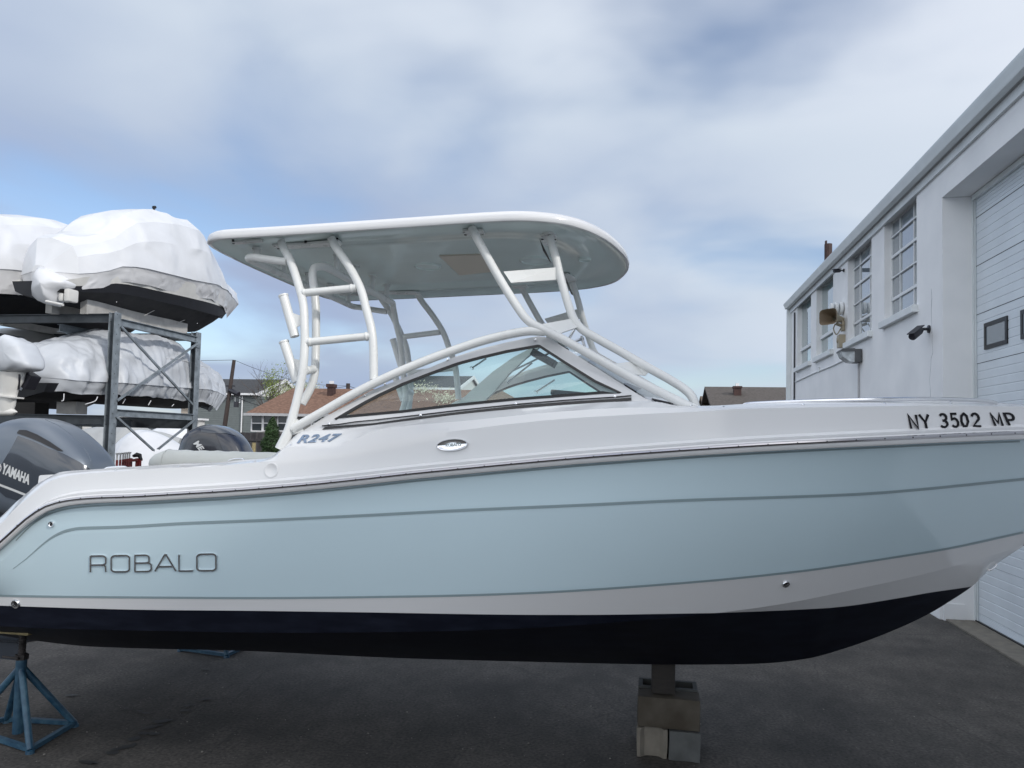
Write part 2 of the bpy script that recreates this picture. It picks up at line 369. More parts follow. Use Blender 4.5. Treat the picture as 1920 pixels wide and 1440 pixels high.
# ================================================================== WORLD, SUN, CAMERA
sc = bpy.context.scene
SUN_EL = R(33)                                     # the sun stands to the right, a little behind the camera
sx, sy = .88, -.475
w = bpy.data.worlds.new('World'); sc.world = w; w.use_nodes = True; N = w.node_tree.nodes; L = w.node_tree.links; N.clear()
out = N.new('ShaderNodeOutputWorld'); bg = N.new('ShaderNodeBackground'); L.new(bg.outputs[0], out.inputs[0]); bg.inputs['Strength'].default_value = .1
sky = N.new('ShaderNodeTexSky'); sky.sky_type = 'NISHITA'; sky.sun_disc = False; sky.sun_elevation = SUN_EL; sky.sun_rotation = math.atan2(sx, sy); sky.air_density = 1.0; sky.dust_density = .6; sky.ozone_density = 1.5
tc = N.new('ShaderNodeTexCoord'); sp = N.new('ShaderNodeSeparateXYZ'); L.new(tc.outputs['Generated'], sp.inputs[0])
def mth(op, a, b=None, c=None):
    n = N.new('ShaderNodeMath'); n.operation = op
    for i, v in enumerate((a, b, c)):
        if v is None: continue
        if isinstance(v, (int, float)): n.inputs[i].default_value = v
        else: L.new(v, n.inputs[i])
    return n.outputs[0]
den = mth('ADD', mth('MAXIMUM', sp.outputs['Z'], 0.0), .20)
cb = N.new('ShaderNodeCombineXYZ'); L.new(mth('DIVIDE', sp.outputs['X'], den), cb.inputs[0]); L.new(mth('DIVIDE', sp.outputs['Y'], den), cb.inputs[1]); cb.inputs[2].default_value = 3.7
def cn(scale, detail, rough, loc=(0, 0, 0), dist=.3):
    mp = N.new('ShaderNodeMapping'); mp.inputs['Location'].default_value = loc; L.new(cb.outputs[0], mp.inputs[0])
    n = N.new('ShaderNodeTexNoise'); n.inputs['Scale'].default_value = scale; n.inputs['Detail'].default_value = detail; n.inputs['Roughness'].default_value = rough; n.inputs['Distortion'].default_value = dist
    L.new(mp.outputs[0], n.inputs['Vector']); return n.outputs['Fac']
n1 = cn(1.15, 4, .45, (1.3, .4, 0)); n2 = cn(.8, 3, .4, (7.1, 2.2, 0)); n3 = cn(2.6, 6, .45, (3.1, 9.2, 0))
cov = N.new('ShaderNodeMapRange'); cov.interpolation_type = 'SMOOTHSTEP'; cov.inputs['From Min'].default_value = .32; cov.inputs['From Max'].default_value = .57; L.new(mth('ADD', mth('MULTIPLY', n1, .85), mth('MULTIPLY', n3, .15)), cov.inputs[0])
shade = N.new('ShaderNodeMapRange'); shade.inputs['From Min'].default_value = .36; shade.inputs['From Max'].default_value = .64
L.new(mth('ADD', mth('MULTIPLY', n2, .82), mth('MULTIPLY', n3, .18)), shade.inputs[0])
# brighter towards the sun's side
dotn = N.new('ShaderNodeVectorMath'); dotn.operation = 'DOT_PRODUCT'; L.new(tc.outputs['Generated'], dotn.inputs[0])
ce = math.cos(SUN_EL); dotn.inputs[1].default_value = (sx*ce, sy*ce, math.sin(SUN_EL))
glow = N.new('ShaderNodeMapRange'); glow.inputs['From Min'].default_value = -.75; glow.inputs['From Max'].default_value = .28; L.new(dotn.outputs['Value'], glow.inputs[0])
tot = mth('ADD', mth('MULTIPLY', shade.outputs[0], .42), mth('MULTIPLY', glow.outputs[0], .8))
cr = N.new('ShaderNodeValToRGB'); L.new(tot, cr.inputs[0])
E = cr.color_ramp.elements; E[0].position = .05; E[0].color = (.36, .44, .65, 1); E[1].position = 1.0; E[1].color = (.76, .82, .92, 1)
e = E.new(.35); e.color = (.44, .53, .70, 1); e = E.new(.65); e.color = (.64, .72, .83, 1)
back_boost = N.new('ShaderNodeMapRange'); back_boost.interpolation_type = 'SMOOTHSTEP'; back_boost.inputs['From Min'].default_value = -.42; back_boost.inputs['From Max'].default_value = .5; back_boost.inputs['To Min'].default_value = 10.0; back_boost.inputs['To Max'].default_value = 23.0  # added gain: unseen sky behind the camera brightened to light hull side and wall
dot2 = N.new('ShaderNodeVectorMath'); dot2.operation = 'DOT_PRODUCT'; L.new(tc.outputs['Generated'], dot2.inputs[0]); dot2.inputs[1].default_value = (-.25, -.97, 0); L.new(dot2.outputs['Value'], back_boost.inputs[0])
zen = N.new('ShaderNodeMapRange'); zen.interpolation_type = 'SMOOTHSTEP'; zen.inputs['From Min'].default_value = .58; zen.inputs['From Max'].default_value = .95; zen.inputs['To Min'].default_value = 1; zen.inputs['To Max'].default_value = 1.15; L.new(sp.outputs['Z'], zen.inputs[0])  # unseen zenith brightened a little as well, for extra top light
cloud = N.new('ShaderNodeVectorMath'); cloud.operation = 'SCALE'; L.new(cr.outputs[0], cloud.inputs[0]); L.new(mth('MULTIPLY', back_boost.outputs[0], zen.outputs[0]), cloud.inputs['Scale'])
wt = N.new('ShaderNodeCombineXYZ'); gx = mth('SUBTRACT', back_boost.outputs[0], 10.0); L.new(mth('MULTIPLY_ADD', gx, .006, 1.0), wt.inputs[0]); wt.inputs[1].default_value = 1.0; L.new(mth('MULTIPLY_ADD', gx, -.008, 1.0), wt.inputs[2])
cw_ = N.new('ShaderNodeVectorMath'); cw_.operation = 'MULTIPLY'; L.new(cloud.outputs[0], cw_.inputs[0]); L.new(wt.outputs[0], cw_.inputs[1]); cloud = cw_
skys = N.new('ShaderNodeVectorMath'); skys.operation = 'MULTIPLY'; L.new(sky.outputs[0], skys.inputs[0]); skys.inputs[1].default_value = (1.55, 1.52, 1.55)
mx = N.new('ShaderNodeMix'); mx.data_type = 'RGBA'; L.new(cov.outputs[0], mx.inputs['Factor']); L.new(skys.outputs[0], mx.inputs['A']); L.new(cloud.outputs[0], mx.inputs['B'])
hz = N.new('ShaderNodeMapRange'); hz.inputs['From Min'].default_value = 0; hz.inputs['From Max'].default_value = .22; hz.inputs['To Min'].default_value = .5; hz.inputs['To Max'].default_value = 0; L.new(sp.outputs['Z'], hz.inputs[0])
mx2 = N.new('ShaderNodeMix'); mx2.data_type = 'RGBA'; L.new(hz.outputs[0], mx2.inputs['Factor']); L.new(mx.outputs['Result'], mx2.inputs['A']); hsc = N.new('ShaderNodeVectorMath'); hsc.operation = 'SCALE'; hsc.inputs[0].default_value = (.42, .525, .68); L.new(back_boost.outputs[0], hsc.inputs['Scale']); L.new(hsc.outputs[0], mx2.inputs['B'])
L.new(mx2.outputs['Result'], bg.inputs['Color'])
sun = bpy.data.lights.new('sun', 'SUN'); sun.energy = 1.8; sun.angle = R(4); sun.color = (1, .96, .9)
so = bpy.data.objects.new('sun', sun); C.objects.link(so)
so.rotation_euler = (-Vector((sx*ce, sy*ce, math.sin(SUN_EL)))).to_track_quat('-Z', 'Y').to_euler()
cam = bpy.data.cameras.new('camera'); cam.sensor_width = 36; cam.lens = F/1920*36; cam.shift_y = SH/1920; cam.clip_end = 2000; cam.clip_start = .05
co = bpy.data.objects.new('camera', cam); C.objects.link(co); co.matrix_world = Matrix.Translation(O) @ CM.to_4x4(); sc.camera = co
sc.view_settings.view_transform = 'Standard'; sc.view_settings.look = 'None'; sc.view_settings.exposure = 0; sc.view_settings.gamma = 1
sc.render.resolution_x = 1024; sc.render.resolution_y = 768

# ================================================================== GROUND
g = MB(); g.add([(-500, -400, 0), (500, -400, 0), (500, 700, 0), (-500, 700, 0)], [(0, 1, 2, 3)])
struct(obj('ground', g, M['asphalt']))
def blob(mb, c, rx, ry, rot, seed, z=.004):
    n = 28; pts = []
    for k in range(n):
        a = 2*PI*k/n; rr = 1+.28*noise.noise(Vector((math.cos(a)*1.6, math.sin(a)*1.6, seed*3.1)))*1.6
        x, y = rx*math.cos(a)*rr, ry*math.sin(a)*rr
        pts.append((c.x+x*math.cos(rot)-y*math.sin(rot), c.y+x*math.sin(rot)+y*math.cos(rot), z))
    mb.add(pts, [tuple(range(n))])
st = MB()
for i, (px, py, rx, ry, ro) in enumerate([(212, 1412, .05, .03, 0), (232, 1402, .09, .03, .9), (252, 1386, .05, .035, .6), (268, 1376, .04, .03, 0), (288, 1377, .045, .03, 0), (285, 1364, .07, .03, .8), (305, 1354, .07, .028, .9), (293, 1354, .03, .018, 0), (262, 1335, .03, .014, 0), (275, 1339, .04, .014, 0), (236, 1330, .03, .013, 0), (348, 1334, .035, .016, .4), (354, 1325, .05, .014, .7), (384, 1313, .06, .016, .6), (165, 1432, .06, .02, 0), (133, 1306, .05, .02, .3), (385, 1257, .05, .015, 0)]):
    blob(st, gnd(px, py), rx, ry, ro, i, z=.004+.0006*i)
struct(obj('oil_stain', st, M['stain']))

# ================================================================== THE BOAT
YC = 5.36
KP = [(97, 1199), (118, 1206), (150, 1211), (225, 1214.5), (475, 1221), (700, 1232), (960, 1240), (1250, 1246), (1340, 1246), (1430, 1244), (1513, 1235), (1580, 1217), (1680, 1180), (1747, 1148), (1780, 1128), (1823, 1099), (1857, 1067), (1920, 1021), (1960, 985), (2010, 930), (2060, 868), (2095, 812)]
kp = [on(x, y, 'Y', YC) for x, y in KP]
XT = kp[0].x; XB = kp[-1].x
kz = pchip([p.x for p in kp], [p.z for p in kp])
def mkhb(A, X0, xe, p, aft=0.0):
    def f(X):
        a = A*(1-aft*max(0, (X0-X)/(X0-XT))**1.5) if X < X0 else A
        if X <= X0: return a
        t = min(1, (X-X0)/(xe-X0)); return A*(1-t**p)
    return f
def trace(pts, hb, endpx=None, ext=None):
    P = [onf(x, y, lambda X, Z: YC-hb(X)) for x, y in pts]
    xs = [p.x for p in P]; zs = [p.z for p in P]
    if ext is not None: xs.insert(0, XT-.05); zs.insert(0, ext)
    if endpx: e = on(endpx[0], endpx[1], 'Y', YC); xs.append(e.x); zs.append(e.z)
    return pchip(xs, zs), xs
def endx(px, py): return on(px, py, 'Y', YC).x
XR, XD, XE, XH = endx(2095, 812), endx(2042, 892), endx(1952, 991), endx(1920, 1021)
hbR = mkhb(1.27, -.6, XR, 3.0, .03); hbD = mkhb(1.24, -.9, XD, 2.6, .03); hbE = mkhb(1.14, -1.3, XE, 2.3, .03); hbH = mkhb(1.08, -1.6, XH, 2.15, .03)
RT = [(0, 1022), (30, 995), (60, 969), (95, 947.5), (135, 937), (175, 933), (262, 929.5), (350, 924.5), (441, 919), (580, 908), (676, 898), (776, 887), (878, 877), (984, 867), (1092, 857.5), (1205, 849), (1319, 841), (1438, 833.7), (1557, 827.7), (1677, 822), (1808, 816), (1912, 812)]
zRf, xs = trace([(-190, 1130), (-100, 1095)]+RT, hbR, (2095, 806))
DT = [(-190, 1215), (-60, 1122), (25, 1066), (50, 1047), (75, 1025), (100, 1006), (125, 995), (150, 990.5), (225, 988), (350, 981), (480, 976), (700, 965.5), (860, 957), (1100, 946.5), (1280, 938), (1600, 926.7), (1920, 898)]
ET = [(-190, 1109), (0, 1115.5), (240, 1118.7), (480, 1120), (800, 1116.5), (960, 1112), (1280, 1091.7), (1497, 1070), (1680, 1043), (1780, 1026.7), (1920, 996.7)]
PT = [(-190, 1128), (0, 1135), (240, 1142.5), (480, 1145), (800, 1150), (1100, 1153), (1323, 1151.7)]
HT = [(-190, 1165), (0, 1174), (70, 1177.5), (250, 1182), (480, 1186), (800, 1184), (1000, 1177), (1200, 1163), (1323, 1151.7), (1463, 1133), (1613, 1103), (1747, 1073), (1847, 1045), (1897, 1030)]
DT2 = [(-190, 972), (0, 990), (150, 990.5)]+DT[8:]      # knuckle used by the surface (the stripe itself dips at the stern)
zDf, _ = trace([(-190, 1010), (0, 1000), (150, 990.5)]+DT[8:], hbD, (2042, 892)); zEf, _ = trace(ET, hbE, (1952, 991)); zHf, _ = trace(HT, hbH, (1920, 1021)); 
hbP = lambda X: hbH(X)+.03
zp1 = [onf(x, y, lambda X, Z: YC-hbP(X)) for x, y in PT]
zp2 = [onf(x, y, lambda X, Z: YC-hbH(X)*.55) for x, y in [(1547, 1129), (1680, 1118), (1747, 1110)]]+[on(1823, 1099.5, 'Y', YC)]
zPf = pchip([p.x for p in zp1]+[p.x for p in zp2], [p.z for p in zp1]+[p.z for p in zp2])
NS = 150
def srow(xe, s): return XT+(xe-XT)*(1-(1-s)**1.25)
def rows_hull(cols, sub):
    rows = []
    for i in range(NS+1):
        s = i/NS; base = []
        for (xe, hb, zf) in cols:
            X = srow(xe, s); base.append(Vector((X, YC-hb(X), zf(X))))
        r = []
        for k in range(len(base)-1):
            n = sub[k]
            for j in range(n): r.append(base[k].lerp(base[k+1], j/n))
        r.append(base[-1]); rows.append(r)
    return rows
XKe = XH
colsB = [(XH, lambda X: 0.0, kz), (XH, hbH, zHf)]
def mirror(rows): return [[Vector((p.x, 2*YC-p.y, p.z)) for p in r] for r in rows]
def clampD(X):                                   # keep the knuckle under the rub rail at the stern
    return min(zDf(X), zRf(X)-.10)
def clampE(X): return min(zEf(X), zRf(X)-.16)
boat = thing('motorboat', 'pale blue and white motorboat with a hardtop, propped on blocks and stands in front', 'motorboat', (-.9, YC, 0))
def set_line(o, parent_off):
    at = o.data.attributes.new('above_line', 'FLOAT', 'POINT')
    for i, v in enumerate(o.data.vertices):
        p = v.co+parent_off; at.data[i].value = p.z-zPf(p.x)
boff = boat.location.copy()
# bottom
rb = rows_hull([(XH, lambda X: 0.0, kz), (XH, hbH, zHf)], [8])
for i, r in enumerate(rb):                        # strakes and a slightly convex V
    for j, p in enumerate(r):
        t = j/8; p.z -= .02*math.sin(PI*t)*(1 if i < NS*.75 else .4)
mb = MB(); mb.grid(rb); mb.grid(mirror(rb), flip=True)
tr = rb[0]+[Vector((XT, YC-hbE(XT), clampE(XT))), Vector((XT, YC-hbR(XT), zRf(XT)))]
poly = tr[::-1]+[Vector((p.x, 2*YC-p.y, p.z)) for p in tr][1:]
hull_bottom = obj('hull_bottom', mb, M['hullw'], boat, smooth=True, angle=20, weld=True); set_line(hull_bottom, boff)
# topsides: white band chine -> stripe E, blue band E -> D -> rub rail, closing stem above the chine end
ra = rows_hull([(XH, hbH, zHf), (XE, hbE, clampE)], [6])
rc = rows_hull([(XE, hbE, clampE), (XD, hbD, clampD), (XR, hbR, zRf)], [10, 8])
for r in rc:
    for j in range(11, 18): r[j].y += .006*math.sin(PI*(j-10)/8)
for r in rc:
    for j in range(1, 10): r[j].y -= .007*math.sin(PI*j/10)
mb = MB()
mb.grid(ra, 0); mb.grid(mirror(ra), 0, flip=True); mb.grid(rc, 1); mb.grid(mirror(rc), 1, flip=True)
hull = obj('hull', mb, [M['hullw'], M['blue']], boat, smooth=True, angle=7, weld=True); set_line(hull, boff)
mb = MB(); mb.add([p+Vector((.01, 0, 0)) for p in poly], [tuple(range(len(poly)))])
tm = obj('transom', mb, M['hullw'], boat); set_line(tm, boff)
# ---- deck moulding above the rub rail
hbM = lambda X: hbR(X)-.012
Bpx = [(-190, 1090), (-100, 1040), (0, 983), (30, 952), (60, 927), (85, 907), (100, 899.5), (123, 893), (150, 889), (217, 884), (320, 877), (380, 875.5), (455, 869), (555, 861), (605, 856), (655, 850), (705, 841), (755, 829), (805, 815), (864, 807), (949, 796), (1061, 785), (1202, 776.6), (1320, 771), (1380, 767), (1513, 764), (1647, 761.7), (1747, 760.5), (1847, 761), (1913, 762)]
hbB = mkhb(1.228, -.6, XR-.05, 3.0, .03)
zBf, _ = trace(Bpx, hbB, (2080, 772))
Tpx = [(-190, 1078), (-100, 1030), (0, 970), (25, 946), (50, 925), (72, 906), (90, 896), (108, 887), (123, 884.6), (167, 881.7), (217, 878), (267, 875), (320, 871.6), (380, 870), (450, 864), (505, 859), (512, 855), (535, 835), (566, 809), (590, 807.5), (630, 806), (692, 799), (755, 791), (780, 788), (860, 778), (977, 766.7), (1061, 760), (1174, 754), (1227, 754), (1275, 762), (1323, 762), (1407, 758), (1560, 753), (1740, 752), (1865, 756), (1913, 759)]
hbT = mkhb(1.10, -.6, XR-.2, 2.8, .03)
zTf, _ = trace(Tpx, hbT, (2050, 768))
Cpx = [(-190, 1085), (0, 977), (90, 899), (123, 889), (217, 881), (380, 873), (505, 862), (540, 838), (580, 836), (630, 833), (667, 822), (692, 811), (720, 804), (755, 799), (860, 790), (1061, 771), (1202, 764), (1320, 765), (1513, 758), (1740, 757), (1913, 761)]
hbC = lambda X: hbB(X)-.03
zCf, _ = trace(Cpx, hbC, (2075, 771))
xn1 = onf(512, 855, lambda X, Z: YC-hbT(X)).x; xn2 = onf(566, 809, lambda X, Z: YC-hbT(X)).x
def hbat(X, z):                                   # inside half-breadth of the hull at height z
    zh, zr_ = zHf(min(X, XH-.02)), zRf(X); h0 = max(0, hbH(X)) if X < XH else 0
    if z < zh: k = kz(X); return h0*max(0, (z-k)/max(.02, zh-k))
    return h0+(max(0, hbR(X))-h0)*min(1, (z-zh)/max(.05, zr_-zh))*.8
DS = 260; rows = []
for i in range(DS+1):
    X = XT-.0+(XR-.02-XT)*(i/DS)**.97
    m = Vector((X, YC-hbM(X), zRf(X)+.012)); m1 = Vector((X, YC-hbM(X)-.002, zRf(X)+.036)); m2 = Vector((X, YC-hbM(X)+.02, zRf(X)+.05))
    hb_b = min(hbB(X), hbM(X)-.01); b = Vector((X, YC-hb_b, max(zBf(X), m2.z+.02)))
    c = Vector((X, YC-min(hbC(X), hb_b-.015), max(zCf(X), b.z+.004))); t = Vector((X, YC-max(.02, min(hbT(X), hb_b-.045)), max(zTf(X), c.z+.004)))
    inn = max(.0, YC-t.y-.14 if X > xn1 else YC-t.y-.20)
    t2 = Vector((X, t.y+(.012 if YC-t.y > .1 else 0), t.z+.004)); i1 = Vector((X, YC-inn, t.z+.006)); i2 = Vector((X, YC-max(0, inn-.03), t.z-.06)); zi = 1.25 if X < 0 else 1.25+.35*min(1, X/2.2); i3 = Vector((X, YC-max(0, min(inn-.05, hbat(X, zi)-.08)), zi))
    r = [m, m1, m2]+[m2.lerp(b, k/4) for k in range(1, 4)]+[b]+[b.lerp(c, .5), c]+[c.lerp(t, .5), t, t2, i1, i2, i3]
    rows.append(r)
mb = MB(); mb.grid(rows); mb.grid(mirror(rows), flip=True)
deck = obj('deck', mb, M['gel'], boat, smooth=True, angle=24, weld=True)
# moulding ridge above the rail and bevel lip on the windscreen panel
mb = MB(); fl = []
for i in range(0, NS+1):
    X = XT+(XR-.45-XT)*i/NS; fl.append((X, hbR(X)-1.2, 1.3))
soles = [[Vector((X, YC+sgn*max(.01, min(hbT(X)-.12, hbat(X, zz)-.06)), zz)) for sgn in (-1, -.3, .3, 1)] for X, zz in [(X, 1.27+.35*max(0, min(1, X/2.2))) for X in np.linspace(XT+.02, XR-.6, 40)]]
mb.grid(soles); struct_ = obj('cockpit_sole', mb, M['offwhite'], boat, smooth=True)
mb = MB(); a = Vector((XT+.02, YC-hbT(XT)+.1, 1.1)); mb.box((XT+.12, YC, (1.1+zTf(XT+.3))/2), (.2, 2.2, zTf(XT+.3)-1.1), bev=.04); obj('transom_inner', mb, M['gel'], boat, smooth=True)
# rub rail
def rail_pts(dz=0, dy=0, n=140, hb=hbR, zf=zRf, x0=None, x1=None):
    x0 = XT if x0 is None else x0; x1 = XR if x1 is None else x1; out_ = []
    for i in range(n+1):
        X = x0+(x1-x0)*(1-(1-i/n)**1.4); out_.append(Vector((X, YC-hb(X)-dy, zf(X)+dz)))
    return out_
for side in (1, -1):
    def S(ps): return ps if side == 1 else [Vector((p.x, 2*YC-p.y, p.z)) for p in ps]
    prof = [(.018, 0), (.02, .022), (.006, .032), (-.020, .032), (-.034, .022), (-.036, 0)]
    base = [S(rail_pts(dz, dy)) for dz, dy in prof]
    mb = MB(); mb.grid([[c[i] for c in base] for i in range(len(base[0]))], flip=side == -1)
    rr = obj('rub_rail', mb, M['gel'], boat, smooth=True, angle=40)
    ins = S(rail_pts(.001, .030)); mb = MB(); mb.tube(ins, .0115, 8)
    ri = obj('rail_insert', mb, M['rail'], rr, smooth=True)
    if side == 1:
        for X in np.arange(XT+.1, XR-.1, .152):
            mb = MB(); p = Vector((X, YC-hbR(X)-.041, zRf(X)+.001)); mb.lathe([(.0, .004), (.0035, .003), (.0045, -.002)], p, (0, -1, 0), 8); obj('rail_screw', mb, M['black'], rr, smooth=True)
# ---- pinstripes (a grey band following each line, a few mm proud)
SURF = Surf(hull, hull_bottom, deck)
def stripe(pts, w0, name='pinstripe', taper=None, m='stripe'):
    P = []
    for (a, b) in zip(pts[:-1], pts[1:]):
        n = max(2, int(abs(b[0]-a[0])/8))
        for k in range(n): P.append((a[0]+(b[0]-a[0])*k/n, a[1]+(b[1]-a[1])*k/n))
    P.append(pts[-1]); fx = None
    xs = [p[0] for p in pts]; f = pchip(xs, [p[1] for p in pts]); rows = []
    for x, y in P:
        y = f(x); wd = w0(x) if callable(w0) else w0
        a, _ = SURF.hit(x, y-wd/2, .0025); b, _ = SURF.hit(x, y+wd/2, .0025)
        if a is None or b is None: continue
        rows.append([a, b])
    mb = MB(); mb.grid(rows); return obj(name, mb, M[m], boat, smooth=True)
stripe([(-150, 1100)]+[(x, y+1) for x, y in ET[1:-1]]+[(1918, 998)], 4.0)
stripe(DT[2:]+[(1990, 891)], lambda x: 1.2 if x < 40 else min(5.2, 1.2+(x-40)*.05))
stripe([(x, y+15.5 if x > 100 else y+15+max(0, (60-x)*.12)) for x, y in RT[1:]], 3.0)
# mirrored stripe on the far side
for zf, hb, xe in ((clampE, hbE, XE), (clampD, hbD, XD)):
    mb = MB(); rws = []
    for i in range(80):
        X = XT+.02+(xe-.1-XT)*i/80; rws.append([Vector((X, YC+hb(X)+.004, zf(X)+.008)), Vector((X, YC+hb(X)+.004, zf(X)-.006))])
    mb.grid(rws); obj('pinstripe', mb, M['stripe'], boat, smooth=True)
# ---- lettering
def arc(cx, cy, rx, ry, a0, a1, n=6): return [(cx+rx*math.cos(R(a0+(a1-a0)*k/n)), cy+ry*math.sin(R(a0+(a1-a0)*k/n))) for k in range(n+1)]
def rr_(x0, y0, x1, y1, r, ry):
    return arc(x1-r, y1-ry, r, ry, 90, 0)+arc(x1-r, y0+ry, r, ry, 0, -90)+arc(x0+r, y0+ry, r, ry, -90, -180)+arc(x0+r, y1-ry, r, ry, 180, 90)+[(x1-r, y1)]
def letters(cells, w, hf):
    st = []
    for ch, x0, x1 in cells:
        W = x1-x0; r, ry = .035, .17
        if ch == 'O': s = [rr_(x0, 0, x1, 1, r, ry)]
        if ch == 'R': s = [[(x0, 0), (x0, 1)], [(x0, 1)]+arc(x1-r, 1-ry, r, ry, 90, 0)+arc(x1-r, .44+ry*.8, r, ry*.8, 0, -90)+[(x0, .44)], arc(x1-r*1.1, .44-ry*.8, r, ry*.8, 80, 0)+[(x1, 0)]]
        if ch == 'B': s = [[(x0, .44), (x0, 1)]+arc(x1-r*1.5, 1-ry, r, ry, 90, 0)+arc(x1-r*1.5, .52+ry*.5, r, ry*.5, 0, -90)+[(x0, .52)], [(x0, .52), (x0, 0)]+arc(x1-r, ry, r, ry, -90, 0)+arc(x1-r, .52-ry, r, ry, 0, 90)]
        if ch == 'A': s = [[(x0-.005, 0), (x0+W*.46, 1), (x0+W*.54, 1), (x1+.005, 0)], [(x0+W*.17, .28), (x1-W*.17, .28)]]
        if ch == 'L': s = [[(x0, 1), (x0, 0), (x1, 0)]]
        st += s
    return strokes2d(st, w, hf)
x0, x1 = 170, 407; sc_ = lambda a: (a-x0)/(x1-x0)
cells = [('R', sc_(171), sc_(200)), ('O', sc_(210), sc_(244)), ('B', sc_(254.5), sc_(285)), ('A', sc_(293), sc_(330)), ('L', sc_(337), sc_(363)), ('O', sc_(370.5), sc_(406))]
mb = MB(); decal(mb, SURF, letters(cells, .0125, 30/237), [(170, 1072), (407, 1069), (407, 1038), (170, 1042)], .003, .0045)
obj('name_lettering', mb, M['chrome'], boat)
mb = MB(); decal(mb, SURF, text2d('R247', .25, .022, 1.12), [(557, 832), (634, 828), (642, 814), (563, 816.5)], .004, .003)
obj('model_lettering', mb, mat('blue_silver', (.30, .38, .50), .22, metal=.8), boat)
def glyph(ch):
    A = lambda *a: arc(*a, n=7)
    return {'N': [[(.08, 0), (.08, 1), (.92, 0), (.92, 1)]], 'Y': [[(.04, 1), (.5, .45), (.96, 1)], [(.5, .47), (.5, 0)]],
            '3': [A(.48, .75, .40, .25, 150, -90)+A(.48, .26, .43, .26, 90, -150)], '5': [[(.86, 1), (.2, 1), (.14, .56)]+A(.48, .33, .42, .33, 120, -145)],
            '0': [A(.5, .5, .40, .5, 90, 449)+[(.5, 1)]], '2': [A(.48, .70, .40, .30, 165, -30)+[(.1, 0), (.94, 0)]],
            'M': [[(.06, 0), (.06, 1), (.5, .25), (.94, 1), (.94, 0)]], 'P': [[(.1, 0), (.1, 1), (.5, 1)]+A(.56, .73, .36, .27, 90, -90)+[(.1, .46)]]}[ch]
def q4(a, b, c_, d, y0, y1): f = lambda x, y: (1460+x/4.174, 660+y/4.174); return [f(c_, y1), f(d, y1), f(b, y0), f(a, y0)]
for word in ([('N', 1004, 1076, 1032, 1098, 492, 602), ('Y', 1092, 1168, 1124, 1190, 490, 600)], [('3', 1248, 1312, 1262, 1328, 486, 590), ('5', 1334, 1394, 1352, 1414, 484, 588), ('0', 1410, 1476, 1426, 1492, 482, 586), ('2', 1496, 1562, 1518, 1586, 482, 582)], [('M', 1650, 1724, 1690, 1756, 482, 580), ('P', 1752, 1828, 1798, 1864, 482, 576)]):
    mb = MB()
    for ch, a, b, c_, d, y0, y1 in word: decal(mb, SURF, strokes2d(glyph(ch), .25, 1.45), q4(a, b, c_, d, y0, y1), .004, .0012)
    obj('registration_lettering', mb, M['decal'], boat)
# oval badge
def hitp(px, py, off=.0): return SURF.hit(px, py, off)
l, n = hitp(848.5, 834.5, .004); ux = (hitp(860, 833.5, .004)[0]-hitp(837, 835.5, .004)[0]).normalized(); uy = n.cross(ux)
def ell(mb, c, ux, uy, n, prof, seg=32, mi=0):
    rows = [[c+n*h+ux*(a*math.cos(2*PI*k/seg))+uy*(b*math.sin(2*PI*k/seg)) for k in range(seg)] for a, b, h in prof]; mb.grid(rows, mi, closed=True)
mb = MB(); A = (hitp(878, 833.5)[0]-hitp(819, 835)[0]).length/2
ell(mb, l, ux, uy, n, [(A, .036, -.004), (A, .036, .006), (A*.95, .031, .011), (A*.88, .022, .007), (.001, .001, .009)])
bd = obj('badge', mb, M['chrome'], boat, smooth=True, angle=50)
mb = MB(); B_ = Surf(bd); decal(mb, B_, text2d('ROBALO', 0, .01), [(836, 838), (864, 836), (864, 830), (836, 832)], .002, .002)
obj('badge_lettering', mb, M['stripe'], bd)
# through-hull fittings
def fitting(px, py, r, name='drain_fitting'):
    l, n = SURF.hit(px, py, 0)
    mb = MB(); mb.lathe([(r, -.004), (r, .006), (r*.86, .013), (r*.62, .011), (r*.55, .002)], l, n, 24)
    f = obj(name, mb, M['chrome'], boat, smooth=True, angle=60)
    mb = MB(); mb.lathe([(r*.58, .003), (.0, .001)], l, n, 24); obj('drain_hole', mb, M['black'], f)
fitting(97.5, 982.5, .020); fitting(30.5, 1132, .032); fitting(1472.5, 1094, .024)
l, n = SURF.hit(1859, 1062, .0); mb = MB(); d = Vector((.78, 0, .62)); mb.tube(catmull([l+n*.002-d*.03, l+n*.014-d*.024, l+n*.014+d*.024, l+n*.002+d*.03], 6), .005, 8); obj('bow_eye', mb, M['chrome'], boat, smooth=True)
l, n = SURF.hit(508.5, 881.5, .0); mb = MB(); mb.lathe([(.046, -.002), (.046, .003), (.041, .0045), (.036, .002), (.0, .002)], l, n, 32); obj('access_plate', mb, M['gel'], boat, smooth=True, angle=50)
# snap fasteners along the gunwale
mb = MB()
for px, py in [(217, 882), (335, 875), (478, 865), (546, 834), (521, 853), (1357, 763), (1506, 759), (1658, 757), (1784, 757)]:
    l, n = SURF.hit(px, py, 0)
    if l: mb = MB(); mb.lathe([(.007, 0), (.007, .004), (.003, .006), (0, .006)], l, n, 10); obj('snap_fastener', mb, M['chrome'], boat, smooth=True)
# steel rub strake on the stem
# toe rail / stainless rail on the foredeck
mb = MB(); pts = [on(x, y, 'Y', YC-.98+.25*max(0, (x-1500)/400)**2) for x, y in [(1392, 762), (1407, 757), (1480, 753.5), (1560, 751), (1680, 748.5), (1740, 748), (1800, 749.5), (1850, 752), (1868, 756)]]
mb.tube(catmull(pts, 4), .011, 8); obj('bow_rail', mb, M['chrome'], boat, smooth=True); mb = MB(); mb.tube([Vector((p.x, 2*YC-p.y, p.z)) for p in catmull(pts, 4)], .011, 8)
obj('bow_rail', mb, M['chrome'], boat, smooth=True)
